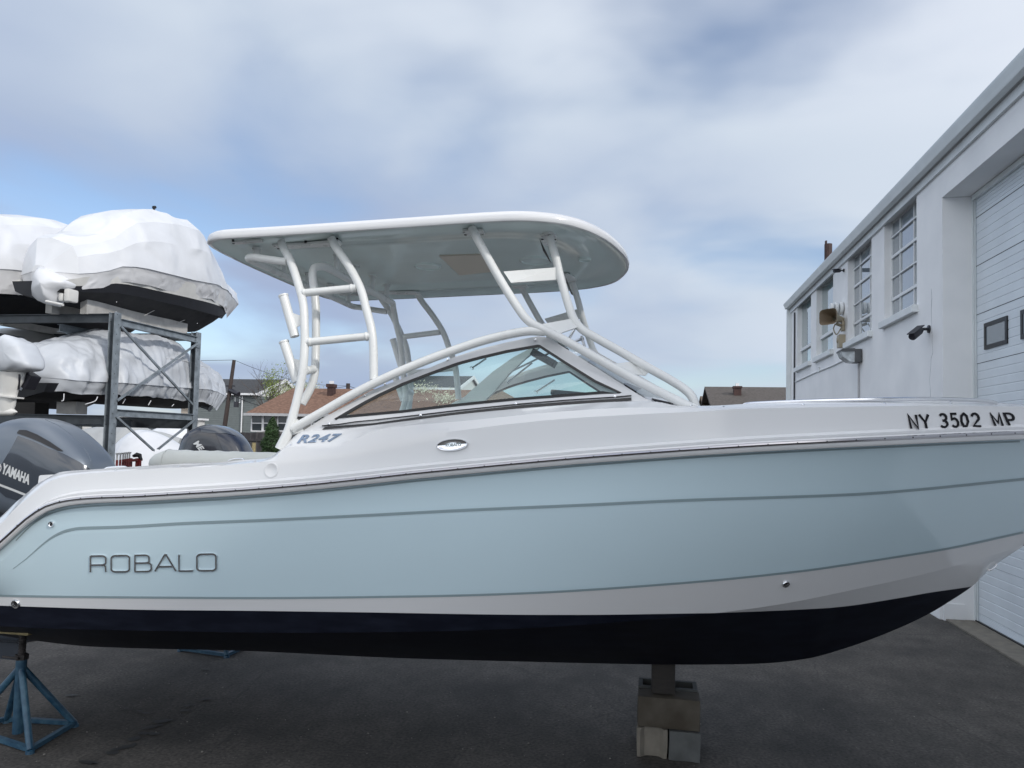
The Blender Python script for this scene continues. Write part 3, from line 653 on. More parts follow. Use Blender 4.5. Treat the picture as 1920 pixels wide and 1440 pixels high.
# bow cushions
mb = MB(); mb.box((.75, YC-.4, 1.72), (.8, .34, .26), bev=.05); obj('bow_seat', mb, M['vinyl'], boat, smooth=True); mb = MB(); mb.box((.75, YC+.4, 1.72), (.8, .34, .26), bev=.05); obj('bow_seat', mb, M['vinyl'], boat, smooth=True)

# ---- windscreen
def mir(P): return [Vector((p.x, 2*YC-p.y, p.z)) for p in P]
w0_ = onf(760, 788, lambda X, Z: YC-1.05)
KW = .42; WZ = w0_.z
wy = lambda X, Z: YC-1.06+KW*max(0, Z-WZ)+.05*max(0, X+1.0)**1.5
def W(px, py, dy=0): p = onf(px, py, lambda X, Z: wy(X, Z)+dy); return p
otop = [(567, 809), (605, 785), (655, 757), (695, 733), (755, 710), (805, 690), (855, 669), (864, 666), (900, 654.5), (949, 642.5), (985, 635), (1010, 630.5), (1030, 634)]
itop = [(628, 785), (652, 771), (685, 752), (712, 738), (755, 718), (805, 699), (850, 682.5), (864, 678), (900, 668.5), (949, 657), (985, 650.5), (1008, 646.5), (1013, 647)]
def densify(a, n=4):
    return [a[0]]+[((1-k/n)*p[0]+k/n*q[0], (1-k/n)*p[1]+k/n*q[1]) for p, q in zip(a[:-1], a[1:]) for k in range(1, n+1)]
ofr = otop+[(1117, 689), (1202, 743), (1228, 755)]; ifr = itop+[(1061, 678), (1117, 713), (1166, 736)]
obot = [(1174, 755.5), (1061, 761.5), (977, 768), (860, 780), (755, 793), (630, 807.5), (590, 808)]; ibot = [(1130, 738.5), (1033, 746), (965, 751), (850, 762.5), (755, 774), (660, 782.5), (640, 784.5)]
O_, I_ = ofr+obot, ifr+ibot
n2 = len(O_)
def frame(O_, I_, thick=.022):
    o = [W(*p) for p in O_]; i = [W(*p) for p in I_]; return o, i
o, i_ = frame(O_, I_)
def build_side(fn, side):
    o2, i2 = fn(o), fn(i_); v = Vector((0, .025*side, 0)); mb = MB(); mb.ring([p-v*.3 for p in o2], [p-v*.3 for p in i2], v)
    fr = obj('windscreen_frame', mb, M['gel'], boat, smooth=True, angle=30)
    ctr = sum((p for p in i2), Vector())/len(i2); mb = MB()
    g2 = [p+(ctr-p)*.0 for p in i2]
    # gasket: narrow black band just inside
    inner = [W(*p) for p in [(x+(900-x)*.0, y) for x, y in I_]]
    gi = []
    for k in range(len(i2)):
        a, b = i2[k-1], i2[(k+1) % len(i2)]; t = (b-a).normalized(); nn = Vector((0, 1, 0)).cross(t); 
        if nn.dot(ctr-i2[k]) < 0: nn = -nn
        gi.append(i2[k]+nn*.016)
    mb.ring([p-v*.45 for p in i2], [p-v*.45 for p in gi], v*.9); obj('window_gasket', mb, M['black'], fr)
    mb = MB(); mb.prism([p+v*.2 for p in i2], v*.2); obj('window_pane', mb, MG, fr)
    return fr
MG = glass('windscreen_glass')
build_side(lambda P: P, 1); build_side(mir, -1)
# sill channel: black strip with a bright lip
def Wd(px, py, d): p = W(px, py); return p+Vector((0, -d, 0))
for fn in (lambda P: P, mir):
    s = 1 if fn is not mir else -1
    up = [(612, 800), (700, 793.5), (780, 782.5), (860, 772.5), (977, 760), (1061, 753.5), (1150, 748), (1184, 745.5)]
    lo = [(606, 805.5), (700, 797), (780, 788), (860, 778.5), (977, 766.5), (1061, 759.5), (1150, 754), (1184, 751)]
    mb = MB(); a = fn([Wd(x, y, .012) for x, y in densify(up, 3)]); b = fn([Wd(x, y, .016) for x, y in densify(lo, 3)]); c = [p+Vector((0, .03*s, 0)) for p in a]; d = [p+Vector((0, .03*s, 0)) for p in b]
    mb.grid([[a[k], b[k], d[k], c[k]] for k in range(len(a))], closed=True)
    sl = obj('window_track', mb, M['black'], boat, smooth=True, angle=30)
    mb = MB(); mb.tube(fn([Wd(x, y-9.0+(0 if x > 640 else 2), .014) for x, y in densify(lo, 3)]), .004, 6); obj('track_line', mb, M['black'], sl, smooth=True)
mb = MB()
for px, py in [(619, 795), (686, 742), (723, 721), (790, 779), (840, 675), (968, 757.5), (1153, 744), (1005, 638)]:
    p = Wd(px, py, .012); mb = MB(); mb.lathe([(.008, 0), (.008, .005), (0, .008)], p, (0, -1, .2), 10); obj('frame_bolt', mb, M['chrome'], boat, smooth=True)
# front glass between the two forward pillars, three panes with mullions
pa, pb = W(1030, 634), W(1220, 752); qa, qb = mir([pa])[0], mir([pb])[0]
bow_out = .28
def fg(u, v):       # u 0..1 across, v 0 bottom..1 top
    a = pb.lerp(pa, v); b = qb.lerp(qa, v); p = a.lerp(b, u); p.x += bow_out*(1-abs(2*u-1)**2.2)*(.75+.25*(1-v)); return p
ff = MB(); us = np.linspace(0, 1, 25)
for v0, v1 in ((0, .07), (.93, 1.0)):
    ff.grid([[fg(u, v0), fg(u, v1), fg(u, v1)-Vector((.03, 0, .01)), fg(u, v0)-Vector((.03, 0, .01))] for u in us], closed=True)
for uu in (.34, .66):
    ff.bar(fg(uu, 0), fg(uu, 1), .035, .03)
frf = obj('windscreen_front_frame', ff, M['gel'], boat)
for u0, u1 in ((.0, .34), (.34, .66), (.66, 1.0)):
    mb = MB(); uu = np.linspace(u0+.008, u1-.008, 8); mb.grid([[fg(u, .07), fg(u, .93)] for u in uu]); obj('window_pane', mb, MG, frf, smooth=True)
# wiper arms, latch and courtesy struts near the top of the glass
mb = MB()
for a, b, yo in [((1062, 644), (1078, 616), .25), ((1078, 640), (1095, 634), .25), ((1090, 630), (1096, 650), .25)]:
    mb = MB(); mb.tube([on(*a, 'Y', YC-.85+yo), on(*b, 'Y', YC-.85+yo)], .009, 8); obj('support_strut', mb, M['chrome'], boat, smooth=True)
for a, b, yo in [((885, 690), (912, 672), .9), ((945, 703), (1030, 662), .55), ((950, 718), (998, 680), .6), ((1005, 735), (1040, 712), .8)]:
    mb = MB(); mb.tube([on(*a, 'Y', YC-.8+yo), on(*b, 'Y', YC-.8+yo)], .007, 8); mb.lathe([(.014, -.01), (.014, .01)], on(*a, 'Y', YC-.8+yo), (0, 1, 0), 10); obj('wiper_arm', mb, M['chrome'], boat, smooth=True)
mb = MB(); mb.box(on(1020, 672, 'Y', YC-.3), (.18, .12, .05), Matrix.Rotation(.5, 3, 'Y')); mb.box(on(1085, 742, 'Y', YC-.45), (.34, .3, .035), Matrix.Rotation(.08, 3, 'Y'), bev=.01)
obj('dash_screen', mb, M['darkplastic'], boat)
# consoles and seats inside
for sgn in (-1, 1):
    mb = MB(); 
    P = [(-1.15, 1.5), (-1.15, 2.02), (-1.0, 2.25), (-.15, 2.28), (.25, 2.10), (.28, 1.6)]
    mb.prism([(x, YC+sgn*.84, z) for x, z in P], (0, -sgn*.52, 0)); cs = obj('console', mb, M['gel'], boat)
mb = MB()
mb.tube(catmull([(-1.12, YC+.7, 2.15), (-1.17, YC+.88, 2.2), (-1.2, YC+.7, 2.33), (-1.17, YC+.52, 2.2), (-1.12, YC+.7, 2.13)], 6), .014, 8); obj('steering_wheel', mb, M['darkplastic'], boat, smooth=True)
for sgn in (-1, 1):
    p = Vector((-1.72, YC+sgn*.62, 0)); mb = MB()
    mb.box((p.x, p.y, 1.75), (.52, .56, .16), bev=.05); mb.box((p.x, p.y, 1.4), (.4, .42, .6), bev=.03)
    mb.box((p.x-.27, p.y, 2.02), (.13, .56, .55), Matrix.Rotation(-.2, 3, 'Y'), bev=.05); obj('helm_seat', mb, M['vinyl'], boat, smooth=True)
# pale curved companionway door seen through the glass
mb = MB(); Yd = YC-.35; a = [(845, 772), (880, 735), (925, 696), (962, 670), (1000, 650), (1012, 650), (985, 672), (955, 700), (925, 735), (900, 760), (893, 768)]
mb.prism([on(x, y, 'Y', Yd) for x, y in a], (0, .05, 0)); obj('folding_door', mb, mat('door_pale', (.55, .60, .60), .4), boat)
# bolster along the far coaming
mb = MB(); zb = on(420, 846, 'Y', YC+.82).z; xa, xb_ = on(278, 860, 'Y', YC+.75).x, on(560, 860, 'Y', YC+.75).x
rws = []
for k in range(40):
    t = k/39; X = xa-.04+(xb_-xa+.04)*t; e = min(1, (.15+t*9)**.5) if t < .1 else 1.0
    e *= 1+.015*math.sin(t*60); rws.append([Vector((X, YC+.86+.13*e*math.cos(2*PI*j/20), zb-.13+.13*e*math.sin(2*PI*j/20)+.006*noise.noise(Vector((X*9, j, 0))))) for j in range(20)])
mb.grid(rws, closed=True); mb.add(rws[0], [tuple(range(20))]); bl = obj('coaming_bolster', mb, M['vinyl'], boat, smooth=True)
p = on(320, 855, 'Y', YC+.86); mb = MB(); mb.lathe([(.132, -.004), (.137, 0), (.132, .004)], Vector((p.x, YC+.86, zb-.13)), (1, 0, .1), 24); obj('seam', mb, M['vinyl'], bl, smooth=True)
mb = MB(); mb.tube(catmull([on(x, y, 'Y', YC+.70) for x, y in [(428, 864), (440, 860.5), (455, 861), (458, 864)]], 4), .008, 8); obj('grab_handle', mb, M['chrome'], boat, smooth=True); mb = MB(); mb.tube(catmull([on(x, y, 'Y', YC-.95) for x, y in [(197, 880), (203, 877.5), (220, 876), (233, 876), (238, 878)]], 4), .009, 8)
obj('grab_handle', mb, M['chrome'], boat, smooth=True)
mb = MB(); P = [on(x, y, 'Y', YC-.93) for x, y in [(73, 893), (76, 891), (104, 889.5), (112, 900), (100, 925), (74, 925), (71.5, 905)]]; mb.prism(P, (0, .3, 0)); obj('stern_step', mb, M['gel'], boat, smooth=True)
# vents, dark hinge slots and rail feet on the foredeck beside the windscreen
mb = MB()
for a, b in [((1222, 749), (1258, 757)), ((1226, 752.5), (1262, 759))]:
    mb.tube([on(*a, 'Y', YC-.9), on(*b, 'Y', YC-.92)], .009, 6)
mb.box(on(1042, 646, 'Y', YC-.78), (.17, .06, .02), Matrix.Rotation(.45, 3, 'Y'))
obj('deck_vent', mb, M['darkplastic'], boat)

# ---- hardtop
ynr = YC-1.07
RIM = [(388, 449), (400, 447.5), (520, 440), (780, 423), (900, 415), (992, 409.5), (1060, 408)]
rim = [on(x, y, 'Y', ynr) for x, y in RIM]
fr_ = on(1169, 482, 'Y', YC-.2)
zr = pchip([p.x for p in rim]+[fr_.x+.02], [p.z for p in rim]+[fr_.z-.0])
xa, xf = rim[0].x, fr_.x+.035
def plan(t):      # t 0..1 around; superellipse-like rounded slab, rounder at the front
    pts = []
    return pts
out2 = []
L0 = [(xa+.16, -1.07), (-.95, -1.07), (-.76, -1.055), (-.60, -1.01), (-.46, -.93), (-.34, -.80), (-.25, -.63), (-.185, -.42), (-.14, -.2), (-.125, 0)]
dx = xf-(-.125)
L0 = [(x+(dx if k > 0 else 0), y) for k, (x, y) in enumerate(L0)]
half = catmull([Vector((x, y, 0)) for x, y in L0[1:]], 5); half = [Vector((L0[0][0]+(half[0].x-L0[0][0])*k/10, L0[0][1], 0)) for k in range(10)]+half
aft = catmull([Vector((x, y, 0)) for x, y in [(xa-.13, 0), (xa-.125, -.4), (xa-.105, -.75), (xa-.075, -.93), (xa-.02, -1.03), (xa+.07, -1.067), (xa+.16, -1.07)]], 5)[:-1]
half = aft+half
loop = half+[Vector((p.x, -p.y, 0)) for p in half[-2:0:-1]]
cen = Vector(((xa+xf)/2, 0, 0))
def inset(d):
    return [Vector((cen.x+(p.x-cen.x)*(1-d/((xf-xa)/2)), p.y*(1-d/1.07), 0)) for p in loop]
def topz(p, h): return Vector((p.x, YC+p.y, zr(max(xa, min(p.x, xf)))+h))
prof = [(.30, .085, 0), (.15, .080, 0), (.05, .070, 0), (.020, .060, 0), (.007, .048, 0), (.001, .028, 0), (0, .0, 0), (.003, -.004, 0), (.022, -.004, 0)]
mb = MB(); rows = [[topz(p, h) for p in inset(d)] for d, h, m_ in prof]; mb.grid(rows, 0, closed=True)
mb.add(rows[0], [tuple(range(len(loop)))])
ht = obj('hardtop', mb, M['gel'], boat, smooth=True, angle=50)
prof = [(.020, -.002), (.05, .022), (.12, .030), (.17, .028), (.2, .018), (.34, .010), (.37, .028), (.5, .03)]
mb = MB(); rows = [[topz(p, h) for p in inset(d)] for d, h in prof]; mb.grid(rows, 0, closed=True); mb.add(rows[-1], [tuple(range(len(loop)))])
un = obj('hardtop_underside', mb, M['top_under'], ht, smooth=True, angle=50)
SU = Surf(un)
def flat(pxs, name, m, d=.012, parent=ht):
    P = []
    for x, y in pxs:
        l, n = SU.hit(x, y, 0); P.append(l if l else on(x, y, 'Z', 3.47))
    mb = MB(); mb.prism(P, (0, 0, -d)); return obj(name, mb, m, parent)
flat([(824, 478), (900, 475.5), (938, 504), (934, 506), (862, 514)], 'roof_hatch', M['tan'])
for cx, cy, rx in [(802, 499, .11), (1005, 488, .13), (1096, 486, .05)]:
    l, n = SU.hit(cx, cy, 0)
    if l: mb = MB(); mb.lathe([(rx, .002), (rx*.95, -.008), (rx*.85, -.012), (rx*.8, -.004), (0, -.003)], l, (0, 0, 1), 28); obj('speaker_ring', mb, M['top_under'], ht, smooth=True, angle=50)
# ---- tubing
def tub(name, pts, r, parent=boat, n=6, m='tube', both=True, seg=14):
    P = [on(x, y, 'Y', YC+yo) for x, y, yo in pts]; P = catmull(P, n) if len(P) > 2 else P
    rr = r
    if isinstance(r, (list, tuple)):
        k = len(P); rr = [float(np.interp(i/(k-1), np.linspace(0, 1, len(r)), r)) for i in range(k)]
    a = MB(); a.tube(P, rr, seg)
    if name in ('cross_tube', 'brace_tube'):
        for e_, d_ in ((P[0], P[-1]-P[0]), (P[-1], P[0]-P[-1])):
            dn_ = d_.normalized(); a.lathe([(r*1.0, .020), (r*1.16, .026), (r*1.2, .032), (r*1.0, .040)], e_, dn_, 14)
    o1 = obj(name, a, M[m], parent, smooth=True, angle=50)
    if both:
        b = MB(); b.tube([Vector((p.x, 2*YC-p.y, p.z)) for p in P], rr, seg); obj(name, b, M[m], parent, smooth=True, angle=50)
    return o1
r0 = .0265
tub('frame_leg', [(527, 452, -.90), (532, 465, -.905), (545, 490, -.93), (560, 535, -.97), (569, 572, -1.0), (571, 610, -1.02), (571.5, 640, -1.03), (569, 685, -1.05), (563, 722, -1.06), (553, 765, -1.075), (541, 808, -1.09), (526, 842, -1.10)], [r0]*9+[.030, .036])
tub('frame_leg', [(621, 446, -.90), (630, 464, -.90), (656, 502, -.92), (676, 541, -.95), (687, 580, -.97), (696, 615, -.99), (700, 650, -1.0), (701, 712, -1.02)], r0)
tub('cross_tube', [(562, 550, -.985), (668, 540, -.95)], r0*.93); tub('cross_tube', [(573, 642, -1.03), (696, 630, -.995)], r0*.93)
tub('arch_tube', [(549, 806, -1.09), (556, 800, -1.09), (605, 772, -1.075), (655, 743, -1.06), (705, 717, -1.045), (755, 694, -1.03), (805, 673.5, -1.01), (860, 653.5, -.99), (905, 639, -.975), (949, 628, -.96), (990, 621, -.95), (1022, 622, -.945)], r0*1.02)
tub('frame_leg', [(884, 426, -.90), (890, 438, -.90), (905, 466, -.90), (930, 511, -.91), (954, 551, -.92), (971, 577, -.93), (984, 595, -.94), (998, 607, -.945), (1020, 618.5, -.95), (1055, 636, -.95), (1105, 664, -.955), (1155, 692, -.96), (1205, 719, -.965), (1286, 759, -.975), (1308, 769, -.98)], r0)
tub('frame_leg', [(1030, 444, -.70), (1036, 462, -.705), (1043, 487, -.715), (1051, 521, -.74), (1061, 556, -.77), (1070, 584, -.79), (1078, 602, -.80), (1092, 618, -.81), (1117, 633, -.82), (1167, 661, -.83), (1217, 690, -.84), (1258, 713, -.85), (1284, 730, -.86), (1298, 745, -.87), (1306, 768, -.88)], r0)
tub('roof_hoop', [(566, 757, -.95), (582, 728, -.92), (590, 700, -.90), (592, 660, -.87), (592.5, 615, -.85), (592, 572, -.83), (588, 535, -.81), (586, 512, -.80), (592, 501, -.76), (608, 500, -.68), (620, 505, -.60)], r0)
pa_ = on(620, 505, 'Y', YC-.60); mb = MB(); mb.tube([pa_, Vector((pa_.x, 2*YC-pa_.y, pa_.z))], r0, 14); obj('roof_hoop', mb, M['tube'], boat, smooth=True, angle=50)
tub('brace_tube', [(572, 695, -1.05), (590, 692, -.9)], r0*.9)
pb_ = on(467, 482, 'Y', YC-.92); mb = MB(); mb.tube(catmull([on(538, 491, 'Y', YC-.93), on(500, 486, 'Y', YC-.93), on(476, 482.5, 'Y', YC-.92), pb_+Vector((-.02, .03, 0)), pb_+Vector((-.03, .10, 0)), pb_+Vector((-.03, .3, 0))]), r0*.95, 14); mb2 = MB()
mb2.tube([p for p in [pb_+Vector((-.03, .28, 0)), Vector((pb_.x-.03, 2*YC-pb_.y-.28, pb_.z))]], r0*.95, 14)
mb3 = MB(); mb3.tube([Vector((p.x, 2*YC-p.y, p.z)) for p in catmull([on(538, 491, 'Y', YC-.93), on(500, 486, 'Y', YC-.93), on(476, 482.5, 'Y', YC-.92), pb_+Vector((-.02, .03, 0)), pb_+Vector((-.03, .10, 0)), pb_+Vector((-.03, .3, 0))])], r0*.95, 14)
for q in (mb, mb2, mb3): obj('aft_bar', q, M['tube'], boat, smooth=True, angle=50)
# rod holders standing on the two bars under the roof
for (bx, bz, ys) in ((pa_.x, pa_.z, (-.5, -.17, .17, .5)), (pb_.x-.03, pb_.z, (-.78, -.4, 0, .4, .78))):
    for y in ys:
        mb = MB(); zt = zr(bx)+.008; mb.tube([(bx, YC+y, bz-.005), (bx, YC+y, zt)], .021, 12); mb.lathe([(.03, -.006), (.032, 0), (.03, .004)], (bx, YC+y, zt-.004), (0, 0, 1), 16); obj('roof_stud', mb, M['tube'], boat, smooth=True, angle=50)
# angled rod holders on the aft legs
for y0 in (-1.02,):
    for a, b, c in [((531, 553), (553, 631), (564, 592)), ((532, 640), (557, 716), (567, 676))]:
        A_, B_2 = on(*a, 'Y', YC+y0), on(*b, 'Y', YC+y0); mb = MB(); d = (A_-B_2).normalized()
        for s in (1, -1):
            fx = (lambda p: p) if s == 1 else (lambda p: Vector((p.x, 2*YC-p.y, p.z)))
            mb = MB(); a2, b2 = fx(A_), fx(B_2); dd = (a2-b2).normalized()
            mb.lathe([(.0, .002), (.028, .002), (.029, 0), (.029, (a2-b2).length-.012), (.032, (a2-b2).length-.01), (.032, (a2-b2).length), (.025, (a2-b2).length), (.024, .1)], b2, dd, 18)
            rh = obj('rod_holder', mb, M['tube'], boat, smooth=True, angle=40)
            c2 = fx(on(*c, 'Y', YC-1.02)); m1_, m2_ = a2.lerp(b2, .42), a2.lerp(b2, .8)
            mb = MB(); mb.prism([m1_+Vector((.02, -.004, 0)), c2+Vector((0, -.004, -.0)), c2+Vector((0, -.004, -.06)), m2_+Vector((.02, -.004, 0))], (0, .008, 0)); obj('bracket', mb, M['tube'], rh)
# box links between the forward legs, mounting plates
def boxlink(pxs, y0, y1, name='link_plate', th=.03):
    for s in (1, -1):
        P = [on(x, y, 'Y', YC+yy) for x, y, yy in pxs]
        if s == -1: P = mir(P)
        mb = MB(); mb.prism(P, (0, th*s, 0)); obj(name, mb, M['tube'], boat)
boxlink([(944, 509, -.90), (1046, 501, -.74), (1048, 524, -.74), (958, 530, -.91)], 0, 0)
boxlink([(1008, 609, -.94), (1075, 597, -.80), (1090, 611, -.81), (1046, 626, -.94)], 0, 0)
boxlink([(1150, 682, -.955), (1185, 678, -.83), (1218, 695, -.84), (1210, 704, -.84), (1190, 702, -.95)], 0, 0)
boxlink([(568, 808, -1.08), (549, 815, -1.09), (541, 800, -1.08), (556, 786, -1.08)], 0, 0, 'base_gusset', .02)
for pxs in ([(510, 456.5), (572, 452), (634, 443), (641, 450), (639, 455), (580, 460), (523, 466)], [(867, 428), (905, 426.5), (909, 436), (873, 438.5)], [(1014, 441), (1018, 436), (1028, 433.5), (1038, 435.5), (1044, 441), (1044, 449), (1036, 454), (1020, 453)], [(435, 451), (490, 446), (494, 452), (440, 456)]):
    P = []
    for x, y in pxs:
        l, n = SU.hit(x, y, 0); P.append(Vector((l.x, l.y, l.z)) if l else on(x, y, 'Y', YC-.9))
    z0 = min(p.z for p in P); mb = MB(); mb.prism([Vector((p.x, p.y, z0+.004)) for p in P], (0, 0, -.014)); pl = obj('mounting_plate', mb, M['tube'], ht)
    mb = MB(); mb.prism(mir([Vector((p.x, p.y, z0+.004)) for p in P]), (0, 0, -.014)); obj('mounting_plate', mb, M['tube'], ht)
mb = MB()
for x, y in [(515, 457.5), (522, 463), (573, 451.5), (579, 457.5), (632, 446), (636, 452), (870, 431), (873, 437), (902, 429), (905, 436), (1029, 437), (1017, 445.5), (1041, 445.5), (438, 453), (437, 449)]:
    l, n = SU.hit(x, y, 0)
    if l: mb.lathe([(.0085, .0), (.0085, -.015), (0, -.0165)], Vector((l.x, l.y, l.z)), (0, 0, 1), 10); obj('plate_bolt', mb, M['black'], ht, smooth=True); mb = MB()
mb = MB(); P = [on(x, y, 'Y', YC-.69) for x, y in [(1011, 446), (1017, 458), (1026, 476), (1033, 492), (1029, 488), (1018, 470)]]; mb.prism(P, (0, .03, 0)); obj('weather_curtain', mb, M['black'], ht)
mb = MB(); P = [on(x, y, 'Y', YC-.7) for x, y in [(1061, 520), (1068, 537), (1075, 553), (1070, 550), (1062, 530)]]; mb.prism(P, (0, .03, 0)); obj('weather_curtain', mb, M['black'], ht)
for s in (1,):
    mb = MB()
    for (x, y, yo) in [(1296, 761, -1.0), (1312, 763, -1.0), (1303, 766, -1.02)]:
        mb = MB(); mb.lathe([(.008, 0), (.008, .006), (0, .008)], on(x, y, 'Y', YC+yo), (0, 0, 1), 10); obj('foot_bolt', mb, M['chrome'], boat)
SURF = None

# ---- main outboard (part of the boat)
YE = YC-.02; we = .27
def outline_cowl(pts, Y): return [on(x, y, 'Y', Y) for x, y in pts]
CW = [(-46, 935), (-36, 915), (-22, 893), (0, 862), (22, 826), (42, 803), (63, 791), (87, 785.5), (110, 785.5), (133, 791), (158, 803), (183, 823), (202, 842), (216, 861), (224, 884), (224, 912), (214, 950), (196, 983), (150, 985), (60, 958), (-20, 938)]
def pillow(pts, Y0, w, n=14, p=4.0, ctr=None, side_in=.0):
    P = catmull(pts+[pts[0]], 4)[:-1]; c = ctr or sum(P, Vector())/len(P); rows = []
    for k in range(n+1):
        a = -PI/2+PI*k/n; y = math.copysign(abs(math.sin(a))**(2/p*1.0), math.sin(a)); s_ = abs(math.cos(a))**(2/p)
        rows.append([Vector((c.x+(q.x-c.x)*max(s_, .001), Y0+y*w, c.z+(q.z-c.z)*max(s_, .001))) for q in P])
    mb = MB(); mb.grid(rows, closed=True); return mb
cw = outline_cowl(CW, YE+.16); cw = [Vector((p.x, YE, p.z)) for p in cw]
mbc = pillow(cw, YE, we, 20, 3.6)
cowl = obj('outboard_motor', mbc, M['yam'], boat, smooth=True, angle=60)
SC = Surf(cowl)
def patch(surf, pxs, name, m, parent, off=.003, n=14):
    # pxs: two equal-length edge lists (upper, lower)
    up, lo = pxs; up = densify(up, 4); lo = densify(lo, 4); rows = []
    for a, b in zip(up, lo):
        r = []
        for k in range(n+1):
            l, nn = surf.hit(a[0]+(b[0]-a[0])*k/n, a[1]+(b[1]-a[1])*k/n, off); r.append(l if l else on(a[0]+(b[0]-a[0])*k/n, a[1]+(b[1]-a[1])*k/n, 'Y', YE-we*.8))
        rows.append(r)
    mb = MB(); mb.grid(rows); return obj(name, mb, m, parent, smooth=True, angle=60)
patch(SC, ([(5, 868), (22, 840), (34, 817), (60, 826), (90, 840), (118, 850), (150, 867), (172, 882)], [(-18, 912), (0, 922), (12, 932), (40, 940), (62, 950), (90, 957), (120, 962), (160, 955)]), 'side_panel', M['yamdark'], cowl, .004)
patch(SC, ([(33, 811), (37, 806.5), (50, 807), (70, 815), (95, 829), (112, 841), (119, 846)], [(33, 813), (45, 817), (58, 822), (75, 829), (95, 839), (108, 845), (118, 846.5)]), 'air_intake', M['black'], cowl, .006)
mb = MB(); decal(mb, SC, text2d('YAMAHA', 0, .03, 1.0), [(3, 887), (55, 909), (59, 891), (8, 868)], .006, .002); obj('brand_lettering', mb, M['silver'], cowl)
mb = MB(); decal(mb, SC, strokes2d([arc(.5, .5, .42, .42, 0, 360, 20), [(.5, .1), (.5, .9)], [(.2, .3), (.8, .7)], [(.2, .7), (.8, .3)]], .09, 1), [(-8, 884), (3, 888), (5, 870), (-6, 866)], .006, .002); obj('brand_mark', mb, M['silver'], cowl)
patch(SC, ([(-40, 902), (0, 906.5), (25, 916), (50, 926), (80, 938), (120, 950)], [(-40, 906), (0, 911), (25, 920.5), (50, 930.5), (80, 942), (120, 954)]), 'trim_stripe', M['silver'], cowl, .006)
for a in ([(85, 787), (108, 797), (130, 812), (150, 830), (163, 848), (172, 866)],):
    mb = MB(); P = []
    for x, y in densify(a, 4):
        l, n = SC.hit(x, y, .0); P.append(l)
    P = [p for p in P if p]; mb.tube(P, .004, 6); obj('cowl_crease', mb, M['yam'], cowl, smooth=True)
# midsection, bracket and gearcase
xm = XT-.42
mb = MB(); 
sec = []
for z, l_, w_ in [(1.95, .50, .19), (1.7, .46, .17), (1.45, .30, .12), (1.1, .26, .09), (.85, .26, .08), (.72, .30, .07)]:
    sec.append([Vector((xm+l_/2*math.cos(a)*1.0, YC+w_*math.sin(a), z)) for a in np.linspace(0, 2*PI, 20, endpoint=False)])
mb.grid(sec, closed=True); mb.box((XT-.1, YC, 1.35), (.22, .3, .6), bev=.03)
obj('motor_midsection', mb, M['yamdark'], cowl, smooth=True, angle=50)
mb = MB(); mb.box((xm-.05, YC, .735), (.62, .22, .02), bev=.008)
mb.lathe([(0, -.34), (.05, -.30), (.085, -.15), (.09, .1), (.08, .22), (.06, .3), (0, .31)], (xm, YC, .52), (-1, 0, 0), 18)
mb.prism([(xm+.18, YC-.02, .74), (xm-.2, YC-.02, .74), (xm-.16, YC-.02, .5), (xm-.05, YC-.02, .3), (xm+.1, YC-.02, .3), (xm+.2, YC-.02, .5)], (0, .04, 0))
obj('gearcase', mb, M['yamdark'], cowl, smooth=True, angle=40)
mb = MB()
for k in range(3):
    rows = []
    for i in range(9):
        r = .05+.15*i/8; row = []
        for j in range(7):
            u = (j/6-.5); an = 2*PI*k/3+.9+u*(1.5-.4*abs(i/8-.5))+.25*i/8; row.append(Vector((xm-.42+u*.13, YC+r*math.cos(an), .52+r*math.sin(an))))
        rows.append(row)
    mb.grid(rows)
mb.lathe([(.055, -.08), (.06, .08)], (xm-.42, YC, .52), (1, 0, 0), 16)
pr = obj('propeller', mb, mat('steel_prop', (.42, .42, .46), .3, metal=.9), cowl, smooth=True, angle=50)
mod = pr.modifiers.new('s', 'SOLIDIFY'); mod.thickness = .006

# ================================================================== JACK STANDS, BLOCKS
def jack_stand(c, feet, zpad, zneck, label, paint, tilt_pad=0, padw=.34):
    t = thing('jack_stand', label, 'jack stand', (c.x, c.y, 0), 'jack stands holding the boat')
    ap = Vector((c.x, c.y, zneck))
    for f in feet:
        mb = MB(); mb.tube([ap-Vector((0, 0, .02)), f+Vector((0, 0, .022))], .024, 10); mb.lathe([(0, .03), (.027, .02), (.03, 0), (.0, 0)], f, (0, 0, 1), 12); obj('leg', mb, paint, t, smooth=True, angle=50)
    for a, b in zip(feet, feet[1:]+feet[:1]):
        mb = MB(); mb.bar(a+Vector((0, 0, .028)), b+Vector((0, 0, .028)), .035, .03); obj('base_bar', mb, paint, t)
    mb = MB(); mb.tube([(c.x, c.y, .03), (c.x, c.y, zneck+.03)], .036, 14); obj('centre_pipe', mb, paint, t, smooth=True, angle=50)
    mb = MB(); mb.tube([(c.x, c.y, zneck), (c.x, c.y, zpad-.05)], .021, 12); nut = mb
    for k in range(int((zpad-.05-zneck)/.012)): mb.lathe([(.021, 0), (.026, .005), (.021, .01)], (c.x, c.y, zneck+k*.012), (0, 0, 1), 12)
    mb.lathe([(.0, 0), (.045, 0), (.045, .035), (0, .035)], (c.x, c.y, zneck+.03), (0, 0, 1), 6); mb.tube([(c.x-.13, c.y-.03, zneck+.045), (c.x+.02, c.y-.05, zneck+.05)], .009, 8)
    obj('screw', mb, M['rust'], t, smooth=True, angle=40)
    mb = MB(); mb.box((c.x, c.y, zpad-.015), (padw, padw*.8, .025), Matrix.Rotation(R(tilt_pad), 3, 'X'), bev=.004); mb.lathe([(.0, -.05), (.05, -.045), (.05, -.03), (0, -.03)], (c.x, c.y, zpad), (0, 0, 1), 10)
    obj('pad', mb, M['ply'], t)
    return t
